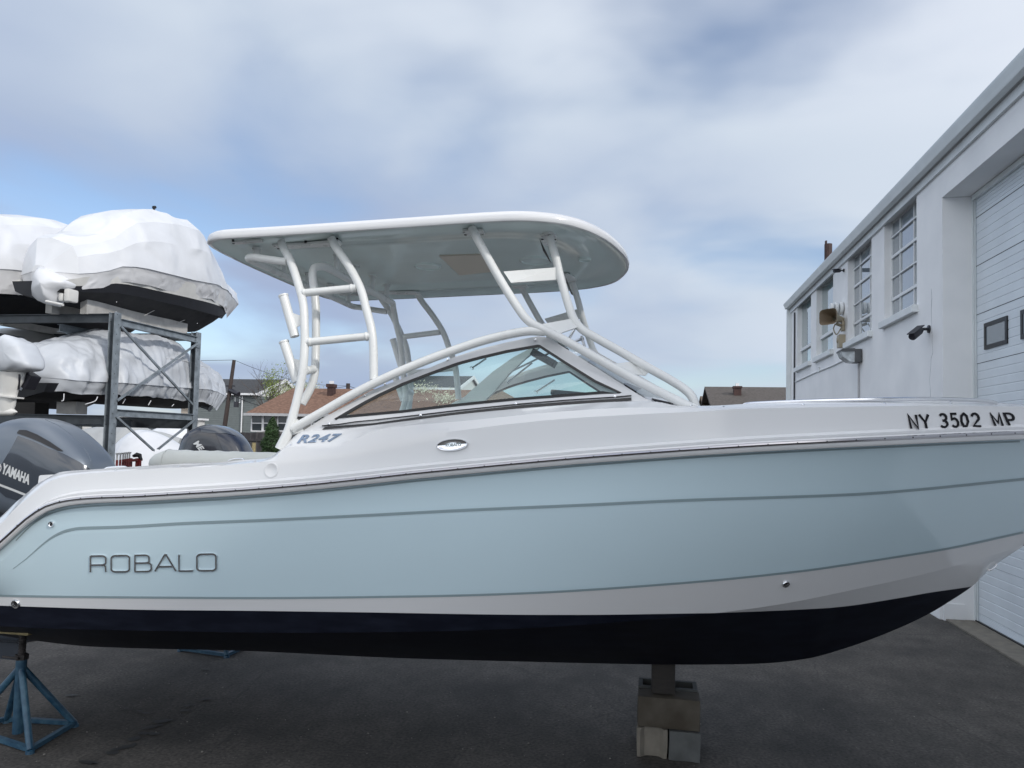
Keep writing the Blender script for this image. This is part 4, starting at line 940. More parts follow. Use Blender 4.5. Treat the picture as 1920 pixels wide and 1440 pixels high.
c = gnd(33, 1382); feet = [gnd(57, 1413), gnd(142, 1362), gnd(12, 1354), gnd(-66, 1372)]
feet = [f+(Vector((c.x, c.y, 0))-f)*.02 for f in feet]
padz = on(33, 1172, 'Y', c.y).z
jack_stand(c, feet, padz, on(33, 1243, 'Y', c.y).z, 'chipped blue jack stand with a plywood pad under the near stern corner', M['standblue'])
fc = gnd(425, 1233); fl_ = gnd(338, 1221)
c2 = Vector((fc.x-.28, fc.y+.22, 0)); f2 = [fc, Vector((fl_.x, fl_.y, 0)), Vector((c2.x-.25, c2.y+.3, 0)), Vector((c2.x+.3, c2.y+.28, 0))]
jack_stand(c2, f2, 1.0, .72, 'mostly hidden blue jack stand, only its base bar showing under the keel', M['standblue'])
# keel blocks. front faces parallel to the boat
kb = gnd(1193, 1420); kx = gnd(1313, 1431); 
Yf = (kb.y+kx.y)/2; s_h = on(1195, 1363, 'Y', Yf).z
bw = (kx.x-kb.x)/2
def blockobj(name, label, m, x0, x1, y0, y1, z0, z1, group='concrete blocks under the keel', cat='concrete block', cores=None, jit=.009, rotz=0, recess=False):
    t = MB(); cx, cy = (x0+x1)/2, (y0+y1)/2
    bm = bmesh.new(); bmesh.ops.create_cube(bm, size=1); bmesh.ops.scale(bm, vec=(x1-x0, y1-y0, z1-z0), verts=bm.verts)
    bmesh.ops.subdivide_edges(bm, edges=bm.edges, cuts=7, use_grid_fill=True)
    bmesh.ops.translate(bm, vec=(cx, cy, (z0+z1)/2), verts=bm.verts)
    for v in bm.verts:
        q = v.co*14; n = noise.noise_vector(q); e = sum(1 for a, b in ((v.co.x-cx, (x1-x0)/2), (v.co.y-cy, (y1-y0)/2), (v.co.z-(z0+z1)/2, (z1-z0)/2)) if abs(abs(a)-b) < 1e-4)
        if e >= 2:
            d = Vector((cx, cy, (z0+z1)/2))-v.co; v.co += d.normalized()*(.006+.006*abs(n.x))
        v.co += n*jit*.5
        if recess and v.co.y < y0+.02 and abs(v.co.x-cx) < (x1-x0)*.30: v.co.y += .03
    bm.verts.index_update(); t.add([v.co.copy() for v in bm.verts], [[v.index for v in f.verts] for f in bm.faces]); bm.free()
    if cores:
        pass
    o = obj(name, t, m, None, smooth=True, angle=40); o['label'] = label; o['category'] = cat
    if group: o['group'] = group
    return o
xm_ = kb.x+bw; z1 = s_h; z2 = on(1195, 1305, 'Y', Yf).z; 
blockobj('concrete_block', 'pale concrete block with a recessed end, bottom left of the keel stack', M['conc_l'], kb.x, xm_-.003, Yf, Yf+.4, 0.001, z1-.002, recess=True)
blockobj('concrete_block', 'grey concrete block, bottom right of the keel stack', M['conc_g'], xm_+.003, kx.x+.003, Yf-.01, Yf+.4, 0.001, z1-.003)
blockobj('concrete_block', 'brown stained concrete block laid across the keel stack, facing the camera', M['conc_b'], kb.x+.002, kx.x, Yf+.005, Yf+.195, z1, z2)
# the rear block of the middle layer shows its hollow cores on top
def hollow(label, x0, x1, y0, y1, z0, z1, m):
    mb = MB(); wls = .03; xs = [x0, x0+wls, (x0+x1)/2-wls/2, (x0+x1)/2+wls/2, x1-wls, x1]
    for a, b in ((y0, y0+wls), (y1-wls, y1)): mb.box(((x0+x1)/2, (a+b)/2, (z0+z1)/2), (x1-x0, b-a, z1-z0))
    for a, b in ((xs[0], xs[1]), (xs[2], xs[3]), (xs[4], xs[5])): mb.box(((a+b)/2, (y0+y1)/2, (z0+z1)/2), (b-a, y1-y0-2*wls-.0004, z1-z0-.002))
    o = obj('concrete_block', mb, m); o['label'] = label; o['category'] = 'concrete block'; o['group'] = 'concrete blocks under the keel'
hollow('dark hollow concrete block with open cores, behind the brown block of the keel stack', kb.x+.004, kx.x-.01, Yf+.2, Yf+.4, z1, z2+.01, M['conc_d'])
wz0 = z2+.012; wxl, wxr = on(1221, 1300, 'Y', Yf+.08).x, on(1263, 1300, 'Y', Yf+.08).x
o = blockobj('wood_block', 'dark weathered timber block standing between the concrete stack and the keel', M['wood'], wxl, wxr+.01, Yf+.06, Yf+.34, z2+.004, kz((wxl+wxr)/2)-.0, group=None, cat='timber block', jit=.003)

# ================================================================== STORAGE RACK WITH WRAPPED BOATS
pt = lambda x, y, z: Vector((x, y, z))
d1 = 12.0; P1 = fw(221, 590, d1); X1, Y1, ZT = P1.x, P1.y, P1.z
P2 = on(372, 630, 'X', X1); Y2 = P2.y
ZM = on(221, 768, 'Y', Y1).z
XL = X1-5.6; XM = on(32, 800, 'Y', Y2).x
rack = thing('storage_rack', 'grey steel boat rack with shrink-wrapped boats stacked on its two tiers', 'boat rack', (X1, Y1, 0))
def post(x, y, zt, m='steel', name='post'):
    mb = MB(); mb.box((x-.04, y, zt/2), (.012, .13, zt)); mb.box((x+.03, y-.06, zt/2), (.13, .012, zt)); mb.box((x+.03, y+.06, zt/2), (.13, .012, zt))
    return obj(name, mb, M[m], rack)
def hpost(x, y, zt):
    mb = MB(); mb.box((x-.045, y, zt/2), (.125, .012, zt), None, 1); mb.box((x+.018, y-.02, zt/2), (.012, .15, zt), None, 0); mb.box((x-.108, y, zt/2), (.012, .12, zt), None, 0)
    for k in range(26):
        mb.lathe([(.009, 0), (0, .002)], (x+.0245, y-.04+.04*(k % 2), .25+k*.16), (1, 0, 0), 8, 2)
        mb.lathe([(.008, 0), (0, .002)], (x-.03, y-.0065, .3+k*.16), (0, -1, 0), 8, 3)
    o = obj('post', mb, [M['steel'], M['steeldark'], M['black'], M['hwhite']], rack)
for x, y in ((X1, Y1), (X1, Y2), (XM, Y2), (XL, Y1)): hpost(x, y, ZT+.03)
def beam(a, b, h=.15, w=.09, m='steel', name='beam'):
    a, b = Vector(a), Vector(b); mb = MB(); mb.bar(a, b, w*.12, h); up = Vector((0, 0, h/2-.006)); mb.bar(a+up, b+up, w, .010); mb.bar(a-up, b-up, w, .010)
    return obj(name, mb, M[m], rack)
zt = ZT-.055
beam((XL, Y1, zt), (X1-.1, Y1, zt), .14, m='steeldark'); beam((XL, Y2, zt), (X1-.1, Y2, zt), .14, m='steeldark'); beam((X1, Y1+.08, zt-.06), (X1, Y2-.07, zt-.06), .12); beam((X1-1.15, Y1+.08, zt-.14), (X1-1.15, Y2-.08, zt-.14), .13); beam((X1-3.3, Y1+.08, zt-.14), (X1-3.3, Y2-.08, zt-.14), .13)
zm = ZM-.05
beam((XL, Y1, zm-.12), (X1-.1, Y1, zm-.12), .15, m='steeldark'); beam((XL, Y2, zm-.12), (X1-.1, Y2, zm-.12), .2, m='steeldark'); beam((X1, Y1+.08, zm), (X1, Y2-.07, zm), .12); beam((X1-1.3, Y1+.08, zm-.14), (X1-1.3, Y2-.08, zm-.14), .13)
def brace(a, b):
    mb = MB(); mb.bar(a, b, .012, .045, up=(1, 0, 0)); mb.bar(Vector(a)+Vector((.018, 0, 0)), Vector(b)+Vector((.018, 0, 0)), .035, .008, up=(1, 0, 0)); obj('brace', mb, M['steel'], rack)
qx = X1+.03
def onx(px, py, x=qx): return on(px, py, 'X', x)
brace(onx(226, 612), onx(360, 758)); brace(onx(219, 751), onx(371, 643, qx+.03)); brace(onx(217, 781), onx(288, 845)); brace(onx(296, 842, qx+.03), onx(368, 784, qx+.03))
mb = MB(); mb.box(onx(371, 645), (.03, .12, .14)); obj('gusset_plate', mb, M['steel'], rack)

def covered_boat(name, label, xc, prof, hbmax, mats, group, hull_z=None, gun=None, keel=None, wrinkle=.02, bow_up=0, parts=True, stern_drop=0, shoulder=.55, hemf=None, seed=0, sw=.5, K=14, n=90, ridge=0., ang=70):
    """prof: silhouette pixels (ridge) on the plane x = xc, stern to bow; gun: gunwale pixels; keel: z at stern, z at mid"""
    rp = [on(x, y, 'X', xc) for x, y in prof]; zrg = pchip([p.y for p in rp], [p.z for p in rp]); ya, yb = min(p.y for p in rp), max(p.y for p in rp)
    def hb(Y): t = min(1, max(0, (Y-ya)/(yb-ya))); a = hbmax*(sw+(1-sw)*math.sin(min(1, t/.38)*PI/2)); return a*(1-max(0, (t-.42)/.58)**1.75)+.01
    gp = [onx(x, y, xc+hb(on(x, y, 'X', xc+hbmax).y)) for x, y in gun]; gz = pchip([p.y for p in gp], [p.z for p in gp])
    zk0, zk1 = keel
    def kzf(Y): t = (Y-ya)/(yb-ya); zb = gz(yb); return zk0+(zk1-zk0)*t if t < .6 else zk0+(zk1-zk0)*t+(zb-.1-(zk1))*((t-.6)/.4)**2.2
    t_ = thing(name, label, 'boat', (xc, (ya+yb)/2, zk0), group)
    rows = []; hem = []; hrow = []; brow = []
    for i in range(n+1):
        t = i/n; Y = ya+(yb-ya)*t; g = gz(Y); h = hb(Y); zr_ = max(zrg(Y), g+.02); e = 1 if t > .02 else .8
        r = []; tw = min(1, max(0, (t-.55)/.3))
        for k in range(-K, K+1):
            u = abs(k)/K; s = 1 if k >= 0 else -1
            x = h*((math.sin(u*PI/2)**.8 if u > 0 else 0)*(1-tw)+u*tw); hh = (1-u**(2.4-.4*shoulder))*(1-tw)+(1-u)**1.15*tw
            yy = Y+.0; z = g+(zr_-g)*hh
            q = Vector((x*1.7*s+seed, Y*1.3, z*1.8)); w_ = noise.noise(q)*wrinkle*1.4+noise.noise(q*3.1)*wrinkle*.6+abs(noise.noise(Vector((q.x*4, q.y*6, q.z*.8+seed))))*wrinkle*.8
            w_ += ridge*(abs(noise.noise(Vector((Y*2.6+u*1.5, u*.7, seed+s))))+.6*abs(noise.noise(Vector((Y*6-u*2.5, u*1.3, seed-s)))))*(.3+u); nx = Vector((s*u, 0, 1-u)).normalized(); r.append(Vector((xc+s*x, yy, z))+nx*(w_ if u > .001 or True else 0))
        if t < .075:
            e = math.sqrt(max(.0, 1-(1-t/.075)**2))*.75+.25; cz = g+(zr_-g)*.3
            r = [Vector((xc+(p.x-xc)*e, p.y, cz+(p.z-cz)*e)) for p in r]
        rows.append(r); tb = min(1, max(0, (t-.72)/.28))**1.3
        for s, lst in ((1, hem),):
            hd = hemf(t)
            ra = []
            for sg in (-1, 1):
                base = r[0] if sg == -1 else r[-1]; c_ = []
                for k in range(6):
                    v = k/5; c_.append(Vector((base.x-sg*(.02+.12*v)*min(1, h/hbmax)+sg*.03*min(1, 2*h/hbmax)*noise.noise(Vector((Y*5, v*3, seed+sg)))*(1 if k else 0), base.y-1.15*hd*v*tb, base.z-hd*v-(.05*noise.noise(Vector((Y*3.7, sg*3, seed))) if k == 5 else 0))))
                ra.append(c_)
            hem.append(ra)
        kzv = kzf(Y); ch = kzv+(g-kzv)*.38
        hrow.append([Vector((xc+a*h*b_, Y-1.0*max(0, g-z)*tb, z)) for a, b_, z in ((-1, .93, g-.05), (-1, .80, ch), (0, 0, kzv), (1, .80, ch), (1, .93, g-.05))])
    mb = MB(); mb.grid(rows); mb.add([rows[0][0]]+rows[0], [tuple(range(1, 2*K+2))])
    w0 = obj('cover', mb, mats[0], t_, smooth=True, angle=ang)
    mb = MB(); mb.grid([a[0] for a in hem]); mb.grid([a[1] for a in hem])
    mb.grid([hem[0][0], [Vector((xc, hem[0][0][k].y-.06, hem[0][0][k].z)) for k in range(6)], hem[0][1]])
    obj('cover_hem', mb, mats[1], t_, smooth=True, angle=70)
    mb = MB(); mb.grid([[r[0], r[0].lerp(r[1], .6)] for r in hrow], 0); mb.grid([[r[4], r[4].lerp(r[3], .6)] for r in hrow], 0)
    for r in hrow: pass
    mb.grid([[r[0].lerp(r[1], .6), r[1], r[1].lerp(r[2], .5)+Vector((0, 0, -.015)), r[2], r[3].lerp(r[2], .5)+Vector((0, 0, -.015)), r[3], r[4].lerp(r[3], .6)] for r in hrow], 1)
    mb.add(hrow[0], [(0, 1, 2, 3, 4)], 1)
    obj('hull', mb, [mats[2], mats[3]], t_, smooth=True, angle=25)
    return t_, (ya, yb, hb, gz, kzf, rows)
GW = 'shrink-wrapped boats on the storage rack'
bt1, inf1 = covered_boat('wrapped_boat', 'large white shrink-wrapped boat with black bottom on the top tier, nearest the right post', X1-.84,
    [(74, 470), (80, 456), (92, 446), (110, 440), (130, 440), (150, 437), (165, 428), (174, 412), (182, 402), (198, 395), (235, 392), (275, 399), (312, 410), (350, 427), (375, 446), (383, 466), (393, 492), (412, 520), (444, 551)], .98,
    [M['wrap'], M['hem'], M['offwhite'], M['navy']], GW, gun=[(120, 520), (185, 508), (232, 499), (320, 515), (375, 527), (425, 540), (443, 550)], keel=(ZT+.12, ZT+.16), hemf=lambda t: .26+.25*max(0, t-.45), wrinkle=.05, seed=3, n=26, K=4, ang=13)
# motor hump and hanging tail of wrap at the stern, strap lines
def surface_tube(pxs, x, r, name, m, parent):
    mb = MB(); mb.tube(catmull([onx(a, b, x) for a, b in pxs], 4), r, 6); return obj(name, mb, m, parent, smooth=True)
sx0 = X1-.2
mb = MB(); P = [on(x, y, 'Y', inf1[0]-.05) for x, y in [(60, 513), (72, 498), (112, 520), (118, 532), (100, 548), (90, 570), (56, 553)]]
P = catmull(P+[P[0]], 3)[:-1]; c0 = sum(P, Vector())/len(P); mb.grid([[q+Vector((0, .25, 0)) for q in P], [q*1+Vector((0, .04, 0)) for q in P], [c0+(q-c0)*.6+Vector((.0, -.08+.04*noise.noise(q*6), 0)) for q in P], [c0+(q-c0)*.02+Vector((0, -.12, 0)) for q in P]], closed=True)
obj('wrap_tail', mb, M['wrap'], bt1, smooth=True, angle=80)
surface_tube([(313, 548), (309, 566), (296, 578), (270, 592)], X1-.35, .008, 'strap', M['lumber'], bt1); surface_tube([(374, 562), (368, 582), (358, 594), (332, 606)], X1-.45, .008, 'strap', M['lumber'], bt1)
surface_tube([(290, 402), (300, 440), (308, 480), (318, 512)], X1-.0, .012, 'seam', M['hem'], bt1).location.x -= .55
mb = MB(); p = on(290, 401, 'X', X1-.84); mb.tube([p, on(288, 389, 'X', X1-.84)], .02, 8); mb.tube([on(287.5, 389, 'X', X1-.84), on(291, 388.5, 'X', X1-.84)], .03, 8); obj('antenna_stub', mb, M['black'], bt1)
mb = MB(); mb.tube([onx(418, 574, X1-1.0), onx(432, 573, X1-.84)], .035, 8); obj('bow_roller', mb, M['chrome'], bt1, smooth=True)
mb = MB(); Yq = inf1[0]+.0; p = on(124, 556, 'Y', Yq); mb.box(p+Vector((0, .1, .03)), (.10, .2, .2), bev=.03); mb.box(p+Vector((-.12, .1, 0)), (.08, .16, .12), bev=.02); mb.tube([p+Vector((-.2, -.16, -.1)), p+Vector((.1, -.16, -.16))], .02, 8); obj('stern_drive', mb, M['offwhite'], bt1, smooth=True, angle=40)
bt2, inf2 = covered_boat('wrapped_boat', 'white shrink-wrapped boat at the left edge on the top tier, behind the larger one', X1-3.2,
    [(-190, 425), (-100, 405), (-30, 403), (20, 403.5), (60, 408), (95, 416), (140, 429), (165, 436), (230, 470), (290, 520), (330, 560)], 1.0,
    [M['wrap'], M['hem'], M['offwhite'], M['navy']], GW, gun=[(-190, 500), (-60, 503), (20, 506), (100, 515), (200, 532), (329, 559)], keel=(ZT+.10, ZT+.12), hemf=lambda t: .42, wrinkle=.05, seed=11, n=22, K=4, ang=13)
surface_tube([(90, 417), (93, 437), (95, 452)], X1-3.0, .012, 'seam', M['hem'], bt2)
# bunks on both tiers
def bunk(px0, px1, x, h, label, z=None, th=.12):
    a, b = onx(*px0, x), onx(*px1, x); mb = MB(); a.z = b.z = z; mb.bar(a, b, th, h)
    o = obj('bunk_board', mb, M['lumber']); o['label'] = label; o['category'] = 'bunk board'; o['group'] = 'painted timber bunks on the rack'
zb = ZT+.035
bunk((157, 566), (346, 622), X1-.57, .26, 'long white bunk board under the large wrapped boat, right side', zb+.10)
bunk((92, 566), (166, 612), X1-1.11, .26, 'white bunk board under the large wrapped boat, left side', zb+.10)
bunk((0, 590), (120, 608), X1-3.2, .2, 'white bunk board under the upper left wrapped boat', zb+.07)
bt3, inf3 = covered_boat('tarped_boat', 'boat under a crumpled silver tarp on the middle tier of the rack', X1-.9,
    [(36, 690), (50, 668), (69, 652), (105, 641), (150, 632), (190, 622.5), (225, 624), (250, 627), (295, 638), (325, 655), (362, 673), (390, 686), (412, 702), (421, 716), (424, 735)], .78,
    [M['tarp'], M['tarp'], M['navy'], M['navy']], 'boats under tarps on the rack', gun=[(40, 712), (105, 712), (175, 716), (217, 718), (275, 722), (355, 728), (410, 733), (423, 737)], keel=(ZM+.1, ZM+.14), hemf=lambda t: .20+.22*max(0, t-.4), wrinkle=.045, seed=5, shoulder=.2, n=170, K=20, ridge=.12, sw=.7)
surface_tube([(222, 680), (270, 673), (330, 673), (390, 690)], X1-.15, .007, 'tie_rope', M['hem'], bt3)
for a in ([(120, 738), (119, 750), (115, 752)], [(183, 744), (178, 752), (160, 758)], [(235, 748), (230, 757)], [(283, 751), (278, 760)], [(326, 758), (322, 762)]):
    surface_tube(a, X1-.12, .007, 'tie_rope', M['hem'], bt3)
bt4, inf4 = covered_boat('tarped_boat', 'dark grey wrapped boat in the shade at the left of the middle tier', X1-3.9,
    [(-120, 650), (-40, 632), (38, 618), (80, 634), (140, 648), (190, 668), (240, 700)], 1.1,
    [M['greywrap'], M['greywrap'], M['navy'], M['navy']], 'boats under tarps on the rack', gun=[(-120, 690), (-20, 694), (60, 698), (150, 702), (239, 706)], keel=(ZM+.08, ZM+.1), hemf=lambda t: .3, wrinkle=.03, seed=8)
o = MB(); a = on(135, 765, 'Y', Y1+.1); o.box(a, (.36, .25, .2)); o = obj('timber_block', o, M['lumber']); o['label'] = 'pale timber block on the middle beam below the tarped boat'; o['category'] = 'timber block'
o = MB(); a = on(60, 766, 'Y', Y1+.5); o.box(a, (.4, .3, .2)); o = obj('timber_block', o, M['wood']); o['label'] = 'dark timber block on the middle beam near the covered white outboard'; o['category'] = 'timber block'
# covered outboard at the stern of the tarped boat
ye = inf3[0]-.45; mt = thing('covered_outboard', 'white outboard motor with its cowl bagged in silver tarp, left edge', 'outboard motor', on(25, 770, 'Y', ye))
P = [on(x, y, 'Y', ye) for x, y in [(-15, 690), (-8, 660), (5, 640), (16, 630), (32, 632), (50, 642), (58, 652), (66, 672), (71, 690), (55, 697), (20, 700)]]
mb = pillow(P, ye, .24, 14, 3.2)
for v in mb.v: v += noise.noise_vector(v*5)*.02+noise.noise_vector(v*13)*.01
obj('bag', mb, M['tarp'], mt, smooth=True, angle=80)
mb = MB()
secs = []
for px0, px1, py, wd in [(-6, 46, 698, .13), (-2, 42, 715, .11), (-2, 34, 730, .08), (-2, 30, 745, .07), (-2, 28, 760, .07), (-10, 22, 776, .05)]:
    a, b = on(px0, py, 'Y', ye), on(px1, py, 'Y', ye); c_ = (a+b)/2; l_ = (b-a).length/2; secs.append([Vector((c_.x+l_*math.cos(t), ye+wd*math.sin(t), c_.z)) for t in np.linspace(0, 2*PI, 16, endpoint=False)])
mb.grid(secs, closed=True); a = on(18, 744, 'Y', ye); mb.box(a, (.3, .2, .02), Matrix.Rotation(.1, 3, 'Y')); mb.lathe([(0, -.3), (.05, -.22), (.06, 0), (.05, .2), (0, .25)], on(0, 772, 'Y', ye), (-1, 0, 0), 14)
obj('motor_leg', mb, M['offwhite'], mt, smooth=True, angle=50)
mb = MB(); a = on(52, 712, 'Y', ye+.15); mb.box(a, (.22, .2, .22), Matrix.Rotation(.5, 3, 'Y'), bev=.02); mb.tube(catmull([a+Vector((-.1, -.12, .1)), a+Vector((.05, -.2, .05)), a+Vector((0, -.15, -.15))], 5), .015, 8); obj('mounting_bracket', mb, M['darkplastic'], mt)

# ground-level wrapped boats under / behind the rack
def mound(label, prof, Y, depth, m, name='wrapped_boat', seed=1, group='wrapped boats standing on the ground behind the rack'):
    t = thing(name, label, 'boat', (on(prof[len(prof)//2][0], 900, 'Y', Y).x, Y, 0), group)
    rp = [on(x, y, 'Y', Y) for x, y in prof]; xs = [p.x for p in rp]; f = pchip(xs, [p.z for p in rp]); a, b = min(xs), max(xs); rows = []
    for i in range(41):
        X = a+(b-a)*i/40; z = f(X); e = math.sin(PI*max(.02, min(.98, i/40)))**.35; r = []
        for k in range(15):
            u = (k-7)/7; q = Vector((X, u*2+seed, z)); zz = .9+(z-.9)*(1-abs(u)**1.9)+.04*noise.noise(q*1.3); r.append(Vector((X, Y+u*depth/2*e, zz)))
        r = [Vector((X, Y-depth/2*.75*e, .55))]+r+[Vector((X, Y+depth/2*.75*e, .55))]; rows.append(r)
    mb = MB(); mb.grid(rows); mb.add(rows[0], [tuple(range(17))]); mb.add(rows[-1], [tuple(range(17))]); obj('cover', mb, m, t, smooth=True, angle=80)
    mb = MB(); mb.grid([[r[0], Vector((r[0].x, Y, .3)), r[-1]] for r in rows]); obj('hull', mb, M['navy'], t, smooth=True)
    for u in (.2, .8):
        X = a+(b-a)*u; mb = MB(); mb.box((X, Y, .15), (.3, .5, .28)); obj('keel_block', mb, M['lumber'], t)
    return t
mound('bright white wrapped boat on the ground seen through the rack braces', [(205, 872), (215, 850), (228, 828), (245, 812), (262, 805.5), (280, 808), (305, 818), (330, 833), (352, 848), (372, 866)], 19, 2.6, M['wrap'], seed=2)
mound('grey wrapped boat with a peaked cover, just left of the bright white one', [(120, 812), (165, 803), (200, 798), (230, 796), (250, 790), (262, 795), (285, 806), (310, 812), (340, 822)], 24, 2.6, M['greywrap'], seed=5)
mound('white wrapped boat on the ground at the left edge behind the grey cowl', [(-90, 830), (-60, 815), (-20, 806), (8, 812), (24, 824), (30, 850)], 15, 2.4, M['wrap'], seed=7)
mound('long low white wrapped boat far behind the rack by the fence', [(280, 808), (300, 801), (330, 797), (350, 800), (400, 812)], 29, 2.6, M['wrap'], seed=9)
# Mercury style outboard behind the boat
ym = 9.2; mo = thing('outboard_motor', 'glossy black outboard motor on a stand behind the stern, partly hidden by the cushion', 'outboard motor', (on(400, 845, 'Y', ym).x, ym, 0))
CP = [(338, 862), (346, 840), (352, 822), (362, 810), (372, 804), (388, 797.5), (405, 797), (425, 802), (442, 812), (455, 826), (464, 842), (470, 862), (455, 885), (400, 893), (350, 885)]
mb = pillow([on(x, y, 'Y', ym) for x, y in CP], ym, .24, 16, 4.0); mc = obj('cowl', mb, M['merc'], mo, smooth=True, angle=60); SM = Surf(mc)
patch(SM, ([(376, 803), (390, 799), (404, 798), (424, 805), (440, 815)], [(378, 810), (392, 812), (408, 813), (424, 813), (444, 818)]), 'top_cap', M['yamdark'], mc, .006)
patch(SM, ([(346, 838), (352, 824), (364, 814), (378, 813), (404, 813)], [(342, 858), (360, 862), (380, 864), (405, 866), (428, 868)]), 'side_panel', M['blackgloss'], mc, .004)
mb = MB(); decal(mb, SM, text2d('ME', 0, .03), [(363, 832), (375, 845), (384, 841), (373, 826)], .009, .003); obj('brand_lettering', mb, M['silver'], mc)
pc = on(400, 862, 'Y', ym); mb = MB(); secs = []
for z, l_, w_ in [(pc.z, .40, .15), (1.5, .32, .12), (1.1, .22, .08), (.62, .24, .07)]:
    secs.append([Vector((pc.x+l_/2*math.cos(a), ym+w_*math.sin(a), z)) for a in np.linspace(0, 2*PI, 16, endpoint=False)])
mb.grid(secs, closed=True); mb.lathe([(0, -.3), (.06, -.2), (.07, .1), (.05, .25), (0, .26)], (pc.x, ym, .55), (-1, 0, 0), 14); obj('motor_leg', mb, M['merc'], mo, smooth=True, angle=50)
mb = MB()
for sx_ in (-.3, .3):
    mb.bar((pc.x+sx_, ym-.3, .03), (pc.x+sx_, ym+.3, .03), .06, .05); mb.bar((pc.x+sx_, ym, .05), (pc.x+sx_*.4, ym, 1.5), .06, .06)
mb.bar((pc.x-.3, ym, .03), (pc.x+.3, ym, .03), .06, .05); mb.bar((pc.x-.2, ym, 1.48), (pc.x+.2, ym, 1.48), .08, .06); obj('motor_stand', mb, M['red'], mo)
# red jack stands crowded together, far behind
rs = None
for i, (px, py, fwd) in enumerate([(220, 850, 14.6), (226, 850, 14.8), (231, 851.5, 15), (235, 852, 15.2), (239, 852.5, 15.4), (243, 853, 15.6)]):
    p = fw(px, py, fwd); base = Vector((p.x, p.y, 0))
    if rs is None:
        rs = thing('jack_stand', 'x', 'jack stand', base, 'red jack stands crowded behind the boat')
        for k in range(3):
            a = 2*PI*k/3+.4; mb = MB(); mb.tube([base+Vector((0, 0, p.z-.35)), base+Vector((.3*math.cos(a), .3*math.sin(a), .02))], .014, 8); obj('leg', mb, M['red'], rs, smooth=True)
        mb = MB(); mb.tube([base+Vector((0, 0, .1)), base+Vector((0, 0, p.z-.13))], .022, 10); obj('centre_pipe', mb, M['red'], rs, smooth=True)
        mb = MB(); mb.tube([base+Vector((0, 0, p.z-.13)), base+Vector((0, 0, p.z))], .016, 8); mb.box(base+Vector((0, 0, p.z-.01)), (.045, .045, .03)); obj('screw', mb, M['offwhite'], rs, smooth=True, angle=40)
        cur = rs
    else: cur = copy_tree(rs, base-rs.location)
    cur['label'] = ['leftmost red jack stand beside the grey cowl, behind the stern', 'second red jack stand from the grey cowl', 'third red jack stand from the grey cowl', 'fourth red jack stand from the grey cowl', 'fifth red jack stand from the grey cowl', 'last red jack stand of the row, next to the red bench frame'][i]
a = fw(245, 859, 15); b = fw(262, 859, 15); t = thing('bench_frame', 'low red steel frame with a black bundle on top, beside the red jack stands', 'steel frame', (a.x, a.y, 0))
mb = MB(); mb.bar(a+Vector((0, 0, -.05)), b+Vector((0, 0, -.03)), .25, .05); mb.bar((a.x, a.y, 0), a, .05, .05); mb.bar((b.x, b.y, 0), b, .05, .05); c_ = (a+b)/2; mb.bar((c_.x+.05, c_.y, 0), c_+Vector((.05, 0, 0)), .05, .05); obj('frame', mb, M['red'], t)
mb = MB(); mb.tube([fw(250, 855, 15), fw(256, 853, 15), fw(262, 854, 15), fw(265, 862, 15)], [.03, .045, .045, .03], 8)
for v in mb.v: v += noise.noise_vector(v*14)*.02
o = obj('bundle', mb, M['black'], None, smooth=True); o['label'] = 'black bundled cloth lying on the red steel frame'; o['category'] = 'bundle'

# ================================================================== WHITE SERVICE BUILDING
XW = gnd(1770, 1163).x; YO = gnd(1770, 1163).y
XDR = gnd(1819, 1162).x; XDR = max(XW+.3, on(1826, 500, 'Y', YO).x)
YF = on(1482, 700, 'X', XW).y
def wl(px, py, d=0): return on(px, py, 'X', XW-d)
ZE = on(1473, 579, 'X', XW-.17).z; YG = on(1470, 577, 'X', XW-.19).y          # bottom of the gutter
Y0 = -9.0; TH = .45
bld = thing('white_building', 'white painted masonry workshop with tall windows and a big sectional garage door on the right', 'building', (XW, (YF+Y0)/2, 0))
wins = []
for (xl, xr, yt_l, yb_l) in [(1658, 1719, 418, 604), (1589.5, 1634, 482, 643), (1531, 1562, 537, 671), (1495, 1520.5, 570, 690)]:
    a = wl(xl, yt_l); b = wl(xl, yb_l); c_ = wl(xr, 600); wins.append((c_.y, a.y, b.z, a.z))       # y near, y far, z bottom, z top
zod = on(1774, 364, 'X', XW).z; YOn = YO-4.6
ops = sorted(wins+[(YOn, YO, -.1, zod)])
ZW = ZE+.10
def quadpanel(mb, y0, y1, z0, z1, mi=0):
    ny = max(1, int((y1-y0)/.25)); nz = max(1, int((z1-z0)/.25))
    mb.grid([[Vector((XW+.006*noise.noise(Vector((0, y*1.3, z*1.3)))*(0 if j in (0, nz) or i in (0, ny) else 1), y, z)) for j, z in enumerate(np.linspace(z0, z1, nz+1))] for i, y in enumerate(np.linspace(y0, y1, ny+1))], mi)
mb = MB(); y = Y0
for (a, b, z0, z1) in ops:
    quadpanel(mb, y, a, 0, ZW); quadpanel(mb, a, b, z1, ZW)
    if z0 > 0: quadpanel(mb, a, b, 0, z0)
    zb_ = max(z0, 0); dp = .16 if z0 > 0 else XDR-XW
    mb.add([(XW, b, zb_), (XW+dp, b, zb_), (XW+dp, b, z1), (XW, b, z1)], [(0, 1, 2, 3)]); mb.add([(XW, a, zb_), (XW+dp, a, zb_), (XW+dp, a, z1), (XW, a, z1)], [(3, 2, 1, 0)])
    mb.add([(XW, a, z1), (XW+dp, a, z1), (XW+dp, b, z1), (XW, b, z1)], [(0, 1, 2, 3)])
    if z0 > 0: mb.add([(XW, a, z0), (XW+dp, a, z0), (XW+dp, b, z0), (XW, b, z0)], [(0, 1, 2, 3)])
    y = b
quadpanel(mb, y, YF, 0, ZW)
XBk = XW+16
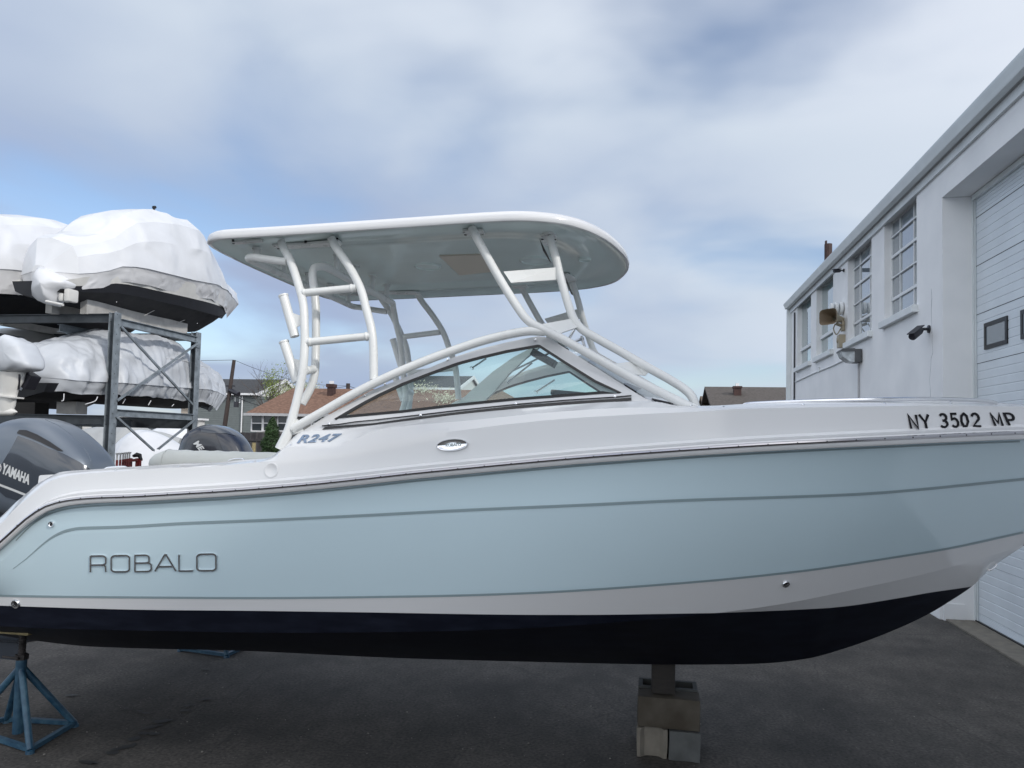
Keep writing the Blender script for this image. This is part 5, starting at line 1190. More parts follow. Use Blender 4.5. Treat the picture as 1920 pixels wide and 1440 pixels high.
mb.add([(XW, YF, 0), (XBk, YF, 0), (XBk, YF, ZW), (XW, YF, ZW)], [(0, 1, 2, 3)]); mb.add([(XW, Y0, 0), (XBk, Y0, 0), (XBk, Y0, ZW), (XW, Y0, ZW)], [(0, 1, 2, 3)]); mb.add([(XBk, Y0, 0), (XBk, YF, 0), (XBk, YF, ZW), (XBk, Y0, ZW)], [(0, 1, 2, 3)])
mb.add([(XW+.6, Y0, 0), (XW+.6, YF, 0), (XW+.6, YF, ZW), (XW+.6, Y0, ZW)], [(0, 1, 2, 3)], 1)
obj('wall', mb, [M['wall'], M['curtain']], bld, smooth=True, angle=20, weld=False)
# roof, gutter, soffit, fascia boards
XG = XW-.19; GL = YG-Y0+.2; mb = MB()
mb.prism([(XG+.03, Y0-.2, ZE+.165), (XBk+.2, Y0-.2, ZE+.53), (XBk+.2, Y0-.2, ZE+.47), (XG+.03, Y0-.2, ZE+.13)], (0, GL-.02, 0)); rf = obj('roof', mb, M['gutter'], bld)
mb = MB(); gp_ = [(XG+.11, ZE), (XG+.03, ZE+.006), (XG+.018, ZE+.03), (XG+.01, ZE+.07), (XG-.015, ZE+.11), (XG-.02, ZE+.145), (XG-.01, ZE+.15), (XG-.002, ZE+.135), (XG+.11, ZE+.13)]
mb.prism([(x, Y0-.2, z) for x, z in gp_], (0, GL, 0)); obj('gutter', mb, M['gutter'], bld, smooth=True, angle=45)
mb = MB(); mb.box(((XG+.1+XW+.02)/2, Y0-.1+GL/2, ZE+.020), (XW-XG-.08, GL-.1, .03)); obj('soffit', mb, M['soffit'], bld)
mb = MB(); mb.box((XW-.02, (Y0+YF)/2, ZE-.055), (.04, YF-Y0+.1, .12)); obj('frieze_board', mb, M['trim'], bld)
mb = MB(); a = on(1553, 470, 'X', XW+.9); mb.tube([a+Vector((0, 0, -1.0)), Vector((a.x, a.y, on(1558, 452, 'X', XW+.9).z))], .1, 10); mb.box(Vector((a.x-.06, a.y, on(1558, 450, 'X', XW+.9).z)), (.04, .1, .12)); obj('chimney_pipe', mb, mat('rusted_pipe', (.05, .028, .025), .8, var=.4), rf)
# windows
kinds = ['grid', 'grid', 'hung', 'hung']
for (a, b, z0, z1), kd in zip(wins, kinds):
    dp = .11; x_ = XW+dp; m_ = MB(); fw_ = .035
    m_.ring([(x_, a+.002, z0+.002), (x_, b-.002, z0+.002), (x_, b-.002, z1-.002), (x_, a+.002, z1-.002)], [(x_, a+fw_, z0+fw_), (x_, b-fw_, z0+fw_), (x_, b-fw_, z1-fw_), (x_, a+fw_, z1-fw_)], (.04, 0, 0))
    W_, H_ = b-a, z1-z0
    if kd == 'grid':
        for u in (.30, .72): m_.box((x_+.012, a+W_*u, (z0+z1)/2), (.03, .022, H_-.06))
        for v, t in ((.215, .045), (.43, .022), (.64, .045), (.84, .022)): m_.box((x_+.008, (a+b)/2, z0+H_*v), (.04, W_-.05, t))
    else:
        m_.box((x_-.005, (a+b)/2, z0+H_*.27), (.06, W_-.04, .07)); m_.box((x_+.003, (a+b)/2, z0+.05), (.05, W_-.05, .05))
    fr = obj('window', m_, M['winframe'], bld)
    p_ = MB(); p_.box((x_+.02, (a+b)/2, (z0+z1)/2), (.006, W_-.06, H_-.06)); obj('pane', p_, M['pane'] if kd == 'grid' else M['panegreen'], fr)
    s_ = MB(); s_.box((XW-.03, (a+b)/2, z0-.055), (.10, W_+.12, .11), bev=.008); obj('sill', s_, M['trim'], fr)
# garage door: stacked ribbed sections
ds = [on(1826, v, 'X', XDR).z for v in (592, 502, 411)]
sec_h = (ds[2]-ds[0])/2; zc = ds[1]; zs = []
z = zc
while z > 0: z -= sec_h
zs = [z+sec_h*k for k in range(14)]; zs = [max(0.03, q) for q in zs if q < zod-.05]+[zod]
gd = None
for k, (z0, z1) in enumerate(zip(zs[:-1], zs[1:])):
    z1 = min(z1, zod-.02)
    if z1-z0 < .02: continue
    mb = MB(); n = 6; pr = [(0, z0+.004)]; hh = (z1-z0)
    for j in range(1, n):
        zz = z0+hh*j/n; pr += [(0, zz-.012), (.005, zz-.006), (.005, zz), (0, zz+.006)]
    pr += [(0, z1-.010), (.008, z1-.006), (.008, z1-.001)]
    mb.grid([[Vector((XDR+d, y_, zz)) for d, zz in pr] for y_ in (YOn, YO)], 0)
    if gd is None: gd = obj('garage_door', mb, M['doorpaint'], bld)
    else: obj('door_section', mb, M['doorpaint'], gd)
mb = MB(); mb.box((XDR+.03, (YO+YOn)/2, zod/2), (.02, YO-YOn, zod)); obj('door_backing', mb, M['curtain'], gd)
mb = MB(); mb.box((XDR-.012, YO-.02, zod/2), (.024, .05, zod-.01)); mb.box((XDR-.010, YO-.075, zod/2), (.008, .02, zod-.02)); mb.box((XDR-.02, (YO+YOn)/2, zod-.04), (.04, YO-YOn-.1, .07)); obj('door_track', mb, M['gutter'], gd)
mb = MB(); mb.box((XDR-.01, (YO+YOn)/2, .02), (.03, YO-YOn-.06, .035)); obj('bottom_seal', mb, M['black'], gd)
mb = MB(); mb.box((XDR-.18, (YO+YOn)/2, .012), (.36, YO-YOn+.05, .02)); obj('door_threshold', mb, M['conc_l'], bld)
w1a, w1b = on(1846, 650, 'X', XDR-.01), on(1889, 650, 'X', XDR-.01); zt_, zb_ = on(1846, 607, 'X', XDR-.01).z, on(1846, 656, 'X', XDR-.01).z
ww = w1a.y-w1b.y; gap = w1b.y-on(1914.5, 640, 'X', XDR-.01).y
for k in range(4):
    ya_ = w1a.y-k*(ww+gap); yb_ = ya_-ww
    if yb_ < YOn: break
    mb = MB(); x_ = XDR-.018
    mb.ring([(x_, yb_, zb_), (x_, ya_, zb_), (x_, ya_, zt_), (x_, yb_, zt_)], [(x_, yb_+.05, zb_+.05), (x_, ya_-.05, zb_+.05), (x_, ya_-.05, zt_-.05), (x_, yb_+.05, zt_-.05)], (.03, 0, 0)); f_ = obj('door_window', mb, M['black'], gd)
    mb = MB(); mb.box((XDR-.006, (ya_+yb_)/2, (zb_+zt_)/2), (.006, ww-.06, zt_-zb_-.06)); obj('pane', mb, M['pane'], f_)
# thin hairline crack, corner pipe, wires
mb = MB(); P = [wl(x, y, .002) for x, y in [(1746, 541), (1747, 560), (1746, 580), (1747, 605), (1748, 640), (1749, 662), (1746, 672), (1745, 690), (1743, 712), (1745, 735), (1744, 760)]]; mb.tube(P, .0035, 5); obj('wall_crack', mb, M['crackm'], bld)
mb = MB(); a, b = wl(1484, 575, .05), wl(1484, 750, .05); mb.box((XW-.06, YF-.06, ZE/2), (.11, .12, ZE-.02)); obj('downspout', mb, M['gutter'], bld)
mb = MB(); yy = wl(1491.5, 700).y; mb.tube([(XW-.03, yy, .1), (XW-.03, yy, ZE-.2)], .022, 6); obj('corner_cable', mb, M['darkplastic'], bld, smooth=True)
mb = MB(); yy = wl(1612, 700).y; zl = wl(1612, 683).z; mb.tube([(XW-.02, yy, .1), (XW-.02, yy, zl)], .016, 8); obj('conduit', mb, M['soffit'], bld, smooth=True)
mb = MB(); mb.tube([wl(x, y, .015) for x, y in [(1491, 716), (1530, 698), (1558, 687), (1581, 676)]], .016, 6); mb.box(wl(1535, 693, .02), (.03, .09, .12)); obj('wall_cable', mb, M['trim'], bld)
mb = MB(); zb1 = .22; mb.box((XW-.02, YO+.6, zb1/2), (.05, 1.15, zb1), bev=.01); mb.box((XW+.12, YO+.001, .0+zb1/2), (.25, .03, zb1)); obj('plinth', mb, M['wall'], bld)
# fixtures on the wall (each its own thing)
def camera_fix(px, py, tip, label, k=1.0):
    a = wl(px, py, 0); t = thing('security_camera', label, 'security camera', a, 'black security cameras on the white wall')
    mb = MB(); mb.lathe([(.055*k, 0), (.055*k, .02), (.02*k, .03), (.02*k, .12*k)], a, (-1, 0, 0), 14); obj('mount', mb, M['darkplastic'], t, smooth=True, angle=40)
    d = (tip-(a+Vector((-.12*k, 0, 0)))).normalized(); b = a+Vector((-.11*k, 0, -.01)); mb = MB(); mb.lathe([(0, 0), (.04*k, .01), (.052*k, .06*k), (.055*k, .24*k), (.045*k, .26*k), (0, .25*k)], b, d, 16); mb.bar(b+Vector((0, 0, .058*k)), b+d*.30*k+Vector((0, 0, .058*k)), .1*k, .012); obj('body', mb, M['darkplastic'], t, smooth=True, angle=40)
a = wl(1743, 617); camera_fix(1743, 617, a+Vector((-.42, -.28, -.22)), 'black bullet security camera on the white wall left of the garage door')
a = wl(1583, 507); camera_fix(1583, 507, a+Vector((-.5, -.2, -.05)), 'black bullet security camera high between the second and third windows', .62)
a = wl(1583, 604); t = thing('horn_speaker', 'beige square horn speaker on a bracket between the windows', 'loudspeaker', a)
mb = MB(); b = a+Vector((-.16, -.05, .06)); dd = Vector((-.75, -.66, .05)).normalized(); up = Vector((0, 0, 1)); sd = dd.cross(up).normalized(); rows = []
for r_, h in ((.06, -.18), (.075, -.08), (.085, 0), (.14, .15), (.195, .25), (.20, .265), (.17, .25), (.06, .05)):
    rows.append([b+dd*h+sd*(r_*math.copysign(abs(math.cos(q))**.45, math.cos(q)))*1.0+up*(r_*.8*math.copysign(abs(math.sin(q))**.45, math.sin(q))) for q in np.linspace(0, 2*PI, 24, endpoint=False)])
mb.grid(rows[:6], 0, closed=True); mb.grid(rows[5:], 1, closed=True); obj('horn', mb, [M['beige'], M['beigedark']], t, smooth=True, angle=50)
mb = MB(); mb.box(a+Vector((-.03, 0, -.08)), (.05, .14, .2), bev=.01); mb.bar(a+Vector((-.03, 0, -.08)), b+Vector((0, 0, -.1)), .05, .05); mb.tube(catmull([a+Vector((-.05, 0, -.1)), a+Vector((-.16, -.08, -.26)), a+Vector((-.22, -.08, -.15)), b+Vector((-.02, 0, -.1))], 5), .012, 6); obj('bracket', mb, M['beige'], t)
a = wl(1581, 578); t = thing('siren', 'small round white siren on the wall above the beige horn', 'siren', a)
mb = MB()
for k in range(3): mb.lathe([(.0, .02), (.13-.015*k, .02), (.14-.015*k, .05), (.13-.015*k, .08), (0, .08)], a+Vector((-.085*k, 0, 0)), (-1, 0, 0), 18)
obj('siren_body', mb, M['winframe'], t, smooth=True, angle=40)
a = wl(1577, 640, .06); mb = MB(); mb.box(a, (.12, .2, .26), bev=.01); mb.lathe([(.05, 0), (.05, .02), (0, .02)], a+Vector((-.06, 0, .02)), (-1, 0, 0), 12); o = obj('junction_box', mb, M['beige']); o['label'] = 'small beige electrical box on the wall below the horn speaker'; o['category'] = 'junction box'
a = wl(1613, 668); t = thing('wall_light', 'wedge-shaped bronze flood light with frosted lens on the white wall', 'wall light', a)
zt2, zb2 = wl(1613, 656).z, wl(1613, 682).z; hy = .17
mb = MB(); mb.box(a+Vector((-.07, 0, 0)), (.13, .32, (zt2-zb2)*.95), bev=.02); h = (zt2-zb2)/2
P = [(-.13, h), (-.34, h*.98), (-.38, h*.7), (-.38, h*.55), (-.13, h*.6)]
mb.prism([a+Vector((x, -hy, z)) for x, z in P], (0, 2*hy, 0)); obj('housing', mb, M['bronze'], t)
mb = MB(); P = [(-.135, h*.6), (-.37, h*.55), (-.33, -h*.2), (-.22, -h*.85), (-.135, -h*.95)]; mb.prism([a+Vector((x, -hy+.02, z)) for x, z in P], (0, 2*hy-.04, 0)); obj('lens', mb, M['lens'], t)

# ================================================================== HOUSES, FENCE, POLES, TREES BEHIND
def rect_on(Y, x0, y0, x1, y1): a, b = on(x0, y1, 'Y', Y), on(x1, y0, 'Y', Y); return a.x, a.z, b.x, b.z
def window_on(Y, x0, y0, x1, y1, parent, mull=True, shutters=False, cross=False):
    a, z0, b, z1 = rect_on(Y, x0, y0, x1, y1); mb = MB(); y = Y-.06; f = .07
    mb.ring([(a-f, y, z0-f), (b+f, y, z0-f), (b+f, y, z1+f), (a-f, y, z1+f)], [(a, y, z0), (b, y, z0), (b, y, z1), (a, y, z1)], (0, .08, 0))
    if mull: mb.box(((a+b)/2, y+.02, (z0+z1)/2), (b-a, .04, .06))
    if cross: mb.box(((a+b)/2, y+.021, (z0+z1)/2), (.05, .04, z1-z0))
    w_ = obj('window', mb, M['hwhite'], parent); mb = MB(); mb.box(((a+b)/2, Y-.012, (z0+z1)/2), (b-a, .02, z1-z0)); obj('pane', mb, M['glassdark'], w_)
    if shutters:
        for xx in (a-f-.16, b+f+.16): mb = MB(); mb.box((xx, Y-.03, (z0+z1)/2), (.22, .05, z1-z0+.1)); obj('shutter', mb, M['darkplastic'], w_)
def siding(mb, x0, x1, Y, z0, z1, depth, step=.2, mi=0):
    n = int((z1-z0)/step); pr = []
    for k in range(n+1): z = z0+k*step; pr += [(-.012, z), (0, min(z+step-.01, z1))]
    mb.grid([[Vector((x, Y+d, z)) for d, z in pr] for x in (x0, x1)], mi)
    mb.box(((x0+x1)/2, Y+depth/2+.02, (z0+z1)/2), (x1-x0-.01, depth, z1-z0-.01), None, mi)
# brown hipped ranch house
Yr = 41.0
a, b = on(466, 776, 'Y', Yr), on(1010, 776, 'Y', Yr); r1, r2 = on(549, 728, 'Y', Yr+5), on(940, 733, 'Y', Yr+5)
ranch = thing('ranch_house', 'low house with a brown shingled hip roof and brick chimney behind the fence', 'house', ((a.x+b.x)/2, Yr, 0))
mb = MB(); mb.add([(a.x, Yr-.5, a.z), (b.x, Yr-.5, a.z), (b.x, Yr+10.5, a.z), (a.x, Yr+10.5, a.z), (r1.x, Yr+5, r1.z), (r2.x, Yr+5, r1.z)], [(0, 1, 5, 4), (3, 4, 5, 2), (0, 4, 3), (1, 2, 5), (0, 3, 2, 1)]); rfo = obj('roof', mb, M['shing_brown'], ranch)
mb = MB(); mb.box(((a.x+b.x)/2, Yr-.53, a.z-.04), (b.x-a.x, .1, .16)); mb.box((a.x-.0, Yr+5, a.z-.04), (.1, 11, .16)); obj('gutter', mb, M['soffit'], rfo)
mb = MB(); siding(mb, a.x+.55, b.x-.55, Yr, 0, a.z-.02, 10); obj('wall', mb, M['clap_tan'], ranch)
for x0, x1 in ((473, 492), (495, 510), (522, 538), (585, 602), (640, 655)): window_on(Yr, x0, 780, x1, 807, ranch)
cpt = on(620, 760, 'Y', Yr+4); mb = MB(); t0 = on(620, 722, 'Y', Yr+3.6).z; a2, b2 = on(615.5, 760, 'Y', Yr+3.6).x, on(625.5, 760, 'Y', Yr+3.6).x
mb.box(((a2+b2)/2, Yr+3.6, t0-.9), (b2-a2, .5, 1.9)); mb.box(((a2+b2)/2, Yr+3.6, t0-.05), (b2-a2+.12, .62, .22)); mb.box(((a2+b2)/2, Yr+3.6, t0+.16), (.22, .22, .2), None, 1); obj('chimney', mb, [M['brick'], M['hwhite']], rfo)
# grey two-storey house
Yg = 60.0
def gable_house(name, label, Y, ex0, ey, ex1, rx0, rx1, ry, m_wall, m_roof, dep=9, gable_right=True, trimm='hwhite'):
    a, b = on(ex0, ey, 'Y', Y), on(ex1, ey, 'Y', Y); rz = on((rx0+rx1)/2, ry, 'Y', Y+dep/2).z; xa_, xb_2 = on(rx0, ry, 'Y', Y+dep/2).x, on(rx1, ry, 'Y', Y+dep/2).x
    t = thing(name, label, 'house', ((a.x+b.x)/2, Y, 0)); mb = MB()
    x0, x1 = min(a.x, xa_), max(b.x, xb_2)
    th = .15
    for s_ in (1, -1):
        yo = Y-.4 if s_ == 1 else Y+dep+.4
        mb.add([(x0-.2, yo, a.z), (x1+.2, yo, a.z), (x1+.2, Y+dep/2, rz), (x0-.2, Y+dep/2, rz), (x0-.2, yo, a.z-th), (x1+.2, yo, a.z-th), (x1+.2, Y+dep/2, rz-th), (x0-.2, Y+dep/2, rz-th)], [(0, 1, 2, 3), (4, 7, 6, 5), (0, 4, 5, 1), (1, 5, 6, 2), (3, 7, 4, 0)])
    ro = obj('roof', mb, m_roof, t)
    mb = MB()
    for s_ in (1, -1):
        yo = Y-.42 if s_ == 1 else Y+dep+.42
        mb.bar((x1+.24, yo, a.z-.1), (x1+.24, Y+dep/2, rz-.1), .06, .28); 
    mb.bar((x0-.2, Y-.44, a.z-.09), (x1+.2, Y-.44, a.z-.09), .08, .18); obj('roof_trim', mb, M[trimm], ro)
    mb = MB(); siding(mb, x0, x1, Y, 0, a.z-.1, dep); 
    obj('wall', mb, m_wall, t)
    mb = MB(); mb.prism([(x1+.01, Y+.1, a.z-.2), (x1+.01, Y+dep-.1, a.z-.2), (x1+.01, Y+dep/2, rz-.25)], (-.2, 0, 0)); obj('gable', mb, M['offwhite'], t)
    return t
gh = gable_house('grey_house', 'two-storey grey sided house with dark roof and white gable beside the leaning pole', Yg, 407, 737, 484, 415, 512, 711, M['clap_grey'], M['shing_dark'], 9)
window_on(Yg, 411, 741, 416, 750, gh, mull=False); window_on(Yg, 442, 742, 450, 754, gh, mull=False)
mb = MB(); a = on(451, 742, 'Y', Yg-.1); mb.tube([(a.x+.2, Yg-.12, .2), (a.x+.2, Yg-.12, a.z)], .06, 6); obj('downspout', mb, M['hwhite'], gh)
# cream house beyond
Yc_ = 78.0; a, b = on(340, 760, 'Y', Yc_), on(424, 760, 'Y', Yc_); rz = on(395, 750.5, 'Y', Yc_+4).z
ch = thing('cream_house', 'cream house with black shutters between the rack post and the leaning pole', 'house', ((a.x+b.x)/2, Yc_, 0))
mb = MB(); mb.add([(a.x-.4, Yc_-.4, a.z), (b.x+.4, Yc_-.4, a.z), (b.x+.4, Yc_+8, a.z), (a.x-.4, Yc_+8, a.z), (a.x+2, Yc_+4, rz), (b.x-2.5, Yc_+4, rz)], [(0, 1, 5, 4), (3, 4, 5, 2), (0, 4, 3), (1, 2, 5), (0, 3, 2, 1)]); obj('roof', mb, M['shing_brown'], ch)
mb = MB(); mb.box(((a.x+b.x)/2, Yc_-.42, a.z-.12), (b.x-a.x+.8, .06, .22)); obj('eave_board', mb, M['hwhite'], ch)
mb = MB(); siding(mb, a.x, b.x, Yc_, 0, a.z-.05, 8, .35); obj('wall', mb, M['clap_cream'], ch)
window_on(Yc_, 380, 765, 384.5, 776, ch, shutters=True); window_on(Yc_, 403, 765, 409, 777, ch, shutters=True); window_on(Yc_, 410.5, 765, 415.5, 777, ch, shutters=False)
mb = MB(); c_ = on(412, 800, 'Y', Yc_-.3); mb.lathe([(1.0, 0), (1.15, 0), (1.15, -.3), (1.0, -.3)], c_, (0, 1, 0), 24); mb.lathe([(0, 0), (1.0, 0)], c_+Vector((0, .05, 0)), (0, 1, 0), 24); pr_ = obj('porch_arch', mb, [M['hwhite']], ch)
mb = MB(); a3, b3 = on(388, 797, 'Y', Yc_-1.4), on(411, 797, 'Y', Yc_-1.4); r3 = on(400, 788.5, 'Y', Yc_-.6); mb.add([(a3.x, Yc_-1.5, a3.z), (b3.x, Yc_-1.5, a3.z), (b3.x-.4, Yc_-.1, r3.z), (a3.x+.4, Yc_-.1, r3.z), (a3.x, Yc_-.1, a3.z), (b3.x, Yc_-.1, a3.z)], [(0, 1, 2, 3), (0, 3, 4), (1, 5, 2), (0, 4, 5, 1)]); obj('porch_roof', mb, M['shing_brown'], ch)
# grey-roofed house seen through the windscreen
gh2 = gable_house('grey_house', 'dark roofed house seen through the side windscreen behind the far rod holder', 58, 770, 727, 858, 786, 870, 705, M['offwhite'], M['shing_dark'], 9)
# houses right of the hardtop leg
Yb = 48.0
gh3 = gable_house('brown_house', 'long taupe shingled roof with a brick chimney beside the white building', Yb, 1338, 762, 1560, 1350, 1560, 726, M['clap_tan'], M['shing_taupe'], 11)
a = on(1382, 755, 'Y', Yb+3); mb = MB(); t0 = on(1382, 727, 'Y', Yb+3).z; hw = (on(1389, 750, 'Y', Yb+3).x-on(1375, 750, 'Y', Yb+3).x)/2; mb.box((a.x, Yb+3, t0-1.2), (hw*2, .6, 2.4)); mb.box((a.x, Yb+3, t0+.03), (hw*2+.1, .7, .12)); mb.box((a.x, Yb+3, t0+.18), (.22, .22, .22), None, 1); obj('chimney', mb, [M['brick'], M['hwhite']], gh3)
gh4 = gable_house('tan_house', 'small tan roof corner peeking over the foredeck left of the taupe roof', Yb+8, 1324, 765, 1345, 1328, 1345, 743, M['clap_tan'], mat('tan_shingles', (.12, .085, .055), .9, var=.2), 8)
# fence
Yf_ = 38.0; a, b = on(-300, 812, 'Y', Yf_), on(760, 812, 'Y', Yf_); zf_ = on(500, 812, 'Y', Yf_).z
fn = thing('wooden_fence', 'weathered dark board fence in front of the houses', 'fence', ((a.x+b.x)/2, Yf_, 0)); mb = MB(); x = a.x; k = 0
while x < b.x:
    mb.box((x, Yf_+.01*(k % 2), zf_/2), (.17, .02, zf_+.03*random.random())); x += .185; k += 1
obj('boards', mb, M['fence'], fn)
mb = MB(); mb.bar((a.x, Yf_-.04, .5), (b.x, Yf_-.04, .5), .05, .1); obj('rail', mb, M['fence'], fn); mb = MB(); mb.bar((a.x, Yf_-.04, zf_-.4), (b.x, Yf_-.04, zf_-.4), .05, .1); obj('rail', mb, M['fence'], fn)
p = on(475.5, 845, 'Y', 30); mb = MB(); z_ = on(475, 830, 'Y', 30).z; mb.tube([(p.x, 30, 0), (p.x, 30, z_)], .085, 10); mb.tube([(p.x+.02, 30, z_), (p.x+.03, 30, z_+.45)], .018, 6, 1); o = obj('bollard', mb, [M['ply'], M['black']], smooth=True, angle=50); o['label'] = 'yellowish post with a thin black rod before the fence, left of the evergreen'; o['category'] = 'post'
# white low building / boats glimpsed between the tiers
mb = MB(); a, b = on(130, 800, 'Y', 36), on(375, 800, 'Y', 36); zt_ = on(250, 786, 'Y', 36).z; 
mb.box(((a.x+b.x)/2, 36.2, (zt_+.02)/2), (b.x-a.x, .4, zt_)); o = thing('white_shed', 'pale low shed glimpsed behind the rack between the tiers', 'shed', ((a.x+b.x)/2, 36, 0)); obj('wall', mb, M['offwhite'], o)
mb = MB(); mb.box(((a.x+b.x)/2, 36.2, zt_+.06), (b.x-a.x+.3, .7, .1)); obj('roof', mb, M['hwhite'], o)
for k in range(7):
    mb = MB(); x = a.x+(b.x-a.x)*(k+.5)/7; mb.box((x, 35.97, zt_-.7), (.5, .06, .7)); obj('window', mb, M['glassdark'], o)
# pole and wires
Yp = 43.0; pa2, pt2 = on(419, 815, 'Y', Yp), on(439, 675, 'Y', Yp); dz = pt2-pa2; pb2 = pa2-dz*(pa2.z/dz.z)
pole = thing('utility_pole', 'leaning wooden utility pole in front of the grey house', 'utility pole', pb2)
mb = MB(); mb.tube([pb2, pt2], [.17, .11], 10); obj('pole', mb, M['pole'], pole, smooth=True)
mb = MB(); b = pb2.lerp(pt2, .72); mb.tube([b, b+Vector((.75, -.2, -.25))], .16, 8); c_ = on(443, 753, 'Y', Yp); mb.tube([c_, c_+Vector((0, 0, -.35))], .16, 10); obj('transformer', mb, M['darkplastic'], pole)
mb = MB(); c_ = on(434, 745.5, 'Y', Yp); mb.tube([c_, c_+Vector((.02, 0, -.1))], .12, 8); mb.bar(pb2.lerp(pt2, .76)+Vector((-.5, 0, 0)), pb2.lerp(pt2, .76)+Vector((.3, 0, 0)), .08, .1); obj('insulator', mb, M['darkplastic'], pole)
def wire(a, b, sag, r=.014, lab='thin overhead wire', n=14):
    P = [a.lerp(b, k/n)-Vector((0, 0, sag*4*(k/n)*(1-k/n))) for k in range(n+1)]; mb = MB(); mb.tube(P, r, 5); o = obj('overhead_wire', mb, M['black']); o['label'] = lab; o['category'] = 'overhead wire'; o['group'] = 'overhead wires behind the boats'
wire(pt2, on(-60, 674, 'Y', Yp), .1, lab='overhead wire running left from the top of the leaning pole')
wire(pt2, on(652, 723, 'Y', Yp+16), .5, lab='overhead wire dropping right from the leaning pole to the second pole')
wire(on(436, 741, 'Y', Yp), on(560, 771, 'Y', Yp-1), .25, .02, 'dark cable from the leaning pole dropping in front of the grey house')
wire(on(436, 737, 'Y', Yp), on(560, 745, 'Y', Yp+2), .3, .014, 'middle cable from the leaning pole across the grey house wall')
q = on(652.5, 730, 'Y', Yp+16); zq = on(652.5, 719, 'Y', Yp+16).z; p2 = thing('utility_pole', 'small dark pole top rising behind the brown roof right of the chimney', 'utility pole', (q.x, q.y, 0)); mb = MB(); mb.tube([(q.x, q.y, 0), (q.x, q.y, zq)], .18, 8); obj('pole', mb, M['pole'], p2, smooth=True)
wire(Vector((q.x, q.y, zq-.2)), on(560, 722, 'Y', Yp+20), .3, .02, 'thin wire running left from the small pole behind the brown roof'); wire(Vector((q.x, q.y, zq-.2)), on(760, 745, 'Y', Yp+20), .2, .02, 'thin wire running right from the small pole behind the arch tube')
# trees
def leafy(t, pts, size, m, name='crown', n_per=1):
    mb = MB()
    for p in pts:
        for _ in range(n_per):
            d = Vector((random.gauss(0, 1), random.gauss(0, 1), random.gauss(0, 1))).normalized(); u = d.orthogonal().normalized()*size*random.uniform(.6, 1.3); v = d.cross(u).normalized()*size*random.uniform(.4, .9); q = p
            mb.add([q-u, q-v*.6, q+u, q+v*.6], [(0, 1, 2, 3)])
    return obj(name, mb, m, t)
# evergreen shrub
Ye = 28.0; c_ = on(510, 815, 'Y', Ye); zt_ = on(511, 784, 'Y', Ye).z; wd = (on(529, 820, 'Y', Ye).x-on(492, 820, 'Y', Ye).x)/2*1.12
t = thing('evergreen_tree', 'small bushy dark evergreen in front of the brown house and fence', 'tree', (c_.x, Ye, 0))
mb = MB(); mb.tube([(c_.x, Ye, 0), (c_.x, Ye, zt_-.2)], [.09, .02], 8); obj('trunk', mb, M['twig'], t)
pts = []
for _ in range(9000):
    z = random.uniform(.25, zt_); u = (z/zt_); r_ = wd*min(1, ((1-u)*2.9)**.75+.04)*(1 if u > .2 else .9)*(.86+.28*noise.noise(Vector((z*3, random.random()*.1, 1)))); a = random.uniform(0, 2*PI); r2_ = r_*random.uniform(.55, 1.0)*(1+.30*noise.noise(Vector((math.cos(a)*1.7, math.sin(a)*1.7, z*2.6))))
    pts.append(Vector((c_.x+r2_*math.cos(a), Ye+r2_*math.sin(a), z+random.gauss(0, .03))))
leafy(t, pts, .05, M['leaf'])
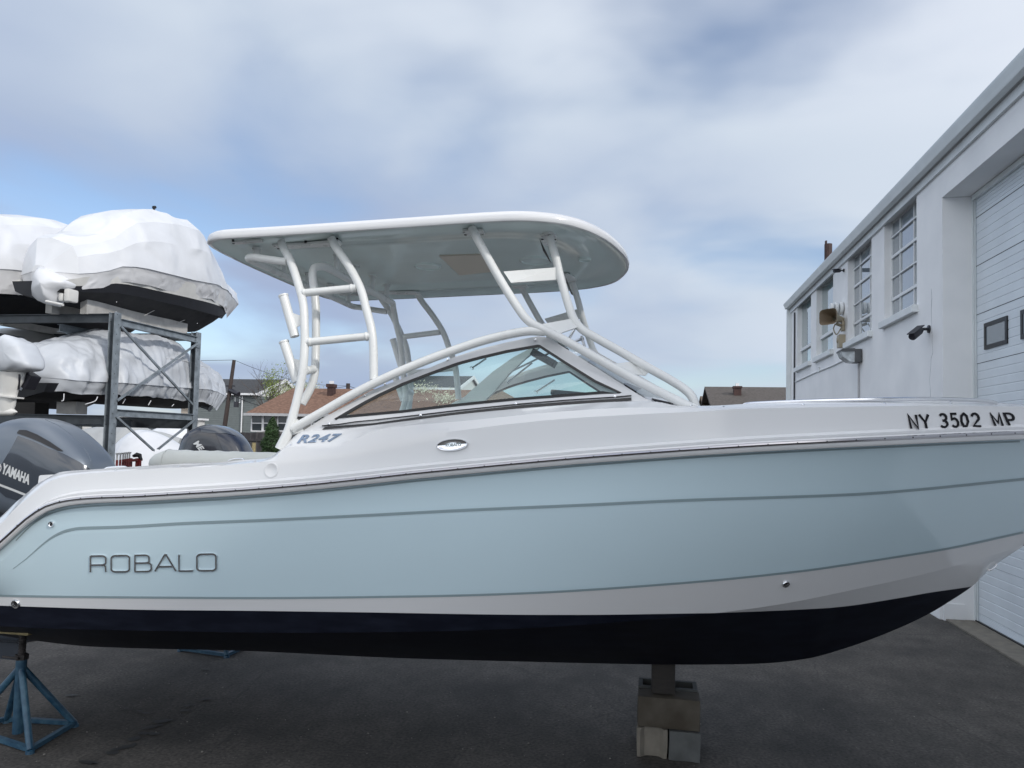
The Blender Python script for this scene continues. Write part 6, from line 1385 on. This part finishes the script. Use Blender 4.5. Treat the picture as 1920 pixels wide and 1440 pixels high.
def branchy(t, base, top, spread, levels, r, m, tips, seed=0):
    rnd = random.Random(seed); mb = MB()
    def go(p, d, l, r, lv):
        n = 4; P = [p]; q = p.copy(); dd = d.copy()
        for k in range(n): dd = (dd+Vector((rnd.gauss(0, .12), rnd.gauss(0, .12), rnd.gauss(.03, .06)))).normalized(); q = q+dd*l/n; P.append(q.copy())
        mb.tube(P, [r*(1-.5*k/n) for k in range(n+1)], 5)
        if lv > 0:
            for _ in range(rnd.choice((3, 4))):
                k = rnd.choice((2, 3, 4)); nd = (dd+Vector((rnd.gauss(0, spread), rnd.gauss(0, spread), rnd.gauss(.15, spread*.5)))).normalized(); go(P[k], nd, l*rnd.uniform(.55, .8), r*.5, lv-1)
        else: tips.append(P[-1]); tips.append(P[2])
    L_ = (top-base).length; go(base, (top-base).normalized(), L_*.45, r, levels); return obj('trunk', mb, m, t)
def tree(px, ptop, Y, label, kind, seed, pw=1, lv=3, name='bare_tree'):
    b = on(px, 820, 'Y', Y); b.z = 0; tp = on(px, ptop, 'Y', Y); t = thing(name, label, 'tree', b); tips = []
    branchy(t, b, tp, .45*pw, lv, .12, M['twig'], tips, seed)
    if kind:
        pts = [p+Vector((random.gauss(0, .28), random.gauss(0, .28), random.gauss(0, .28))) for p in tips for _ in range(24)]; leafy(t, pts, .075, M[kind])
tree(478, 690, 50, 'bare grey tree rising in front of the grey house roof', None, 4, 1.0, 4)
tree(401, 752, 60, 'small bare tree in front of the cream house', None, 9, 1.2, 4)
tree(545, 706, 52, 'pale blossoming tree behind the left end of the brown roof', 'blossom', 12, .8, 4, 'blossoming_tree')
tree(520, 722, 50, 'yellow-green budding tree beside the white gable', 'leafy', 21, .8, 3, 'budding_tree')
tree(812, 728, 44, 'white blossoming tree seen through the side windscreen', 'blossom', 31, 1.0, 4, 'blossoming_tree')
tree(340, 790, 44, 'bare thicket tree seen between the rack braces', None, 41, 1.3, 4)

# small stones and grit lying on the asphalt
mb = MB(); rnd = random.Random(3)
for k in range(420):
    p = gnd(rnd.uniform(-100, 2000), 1200+rnd.random()**.8*290); r = rnd.choice((.003, .004, .005, .008))*rnd.uniform(.7, 1.4)
    vs = [(p.x+r*x*rnd.uniform(.6, 1.3), p.y+r*y*rnd.uniform(.6, 1.3), r*.5+r*.6*z) for x, y, z in ((1, 0, 0), (-1, 0, 0), (0, 1, 0), (0, -1, 0), (0, 0, 1), (0, 0, -1))]
    mb.add(vs, [(0, 2, 4), (2, 1, 4), (1, 3, 4), (3, 0, 4), (2, 0, 5), (1, 2, 5), (3, 1, 5), (0, 3, 5)])
o = obj('grit', mb, mat('grit_stone', (.22, .21, .19), .9, var=.4, vscale=3)); o['kind'] = 'stuff'; o['label'] = 'tiny pale stones and grit scattered on the asphalt'; o['category'] = 'grit'
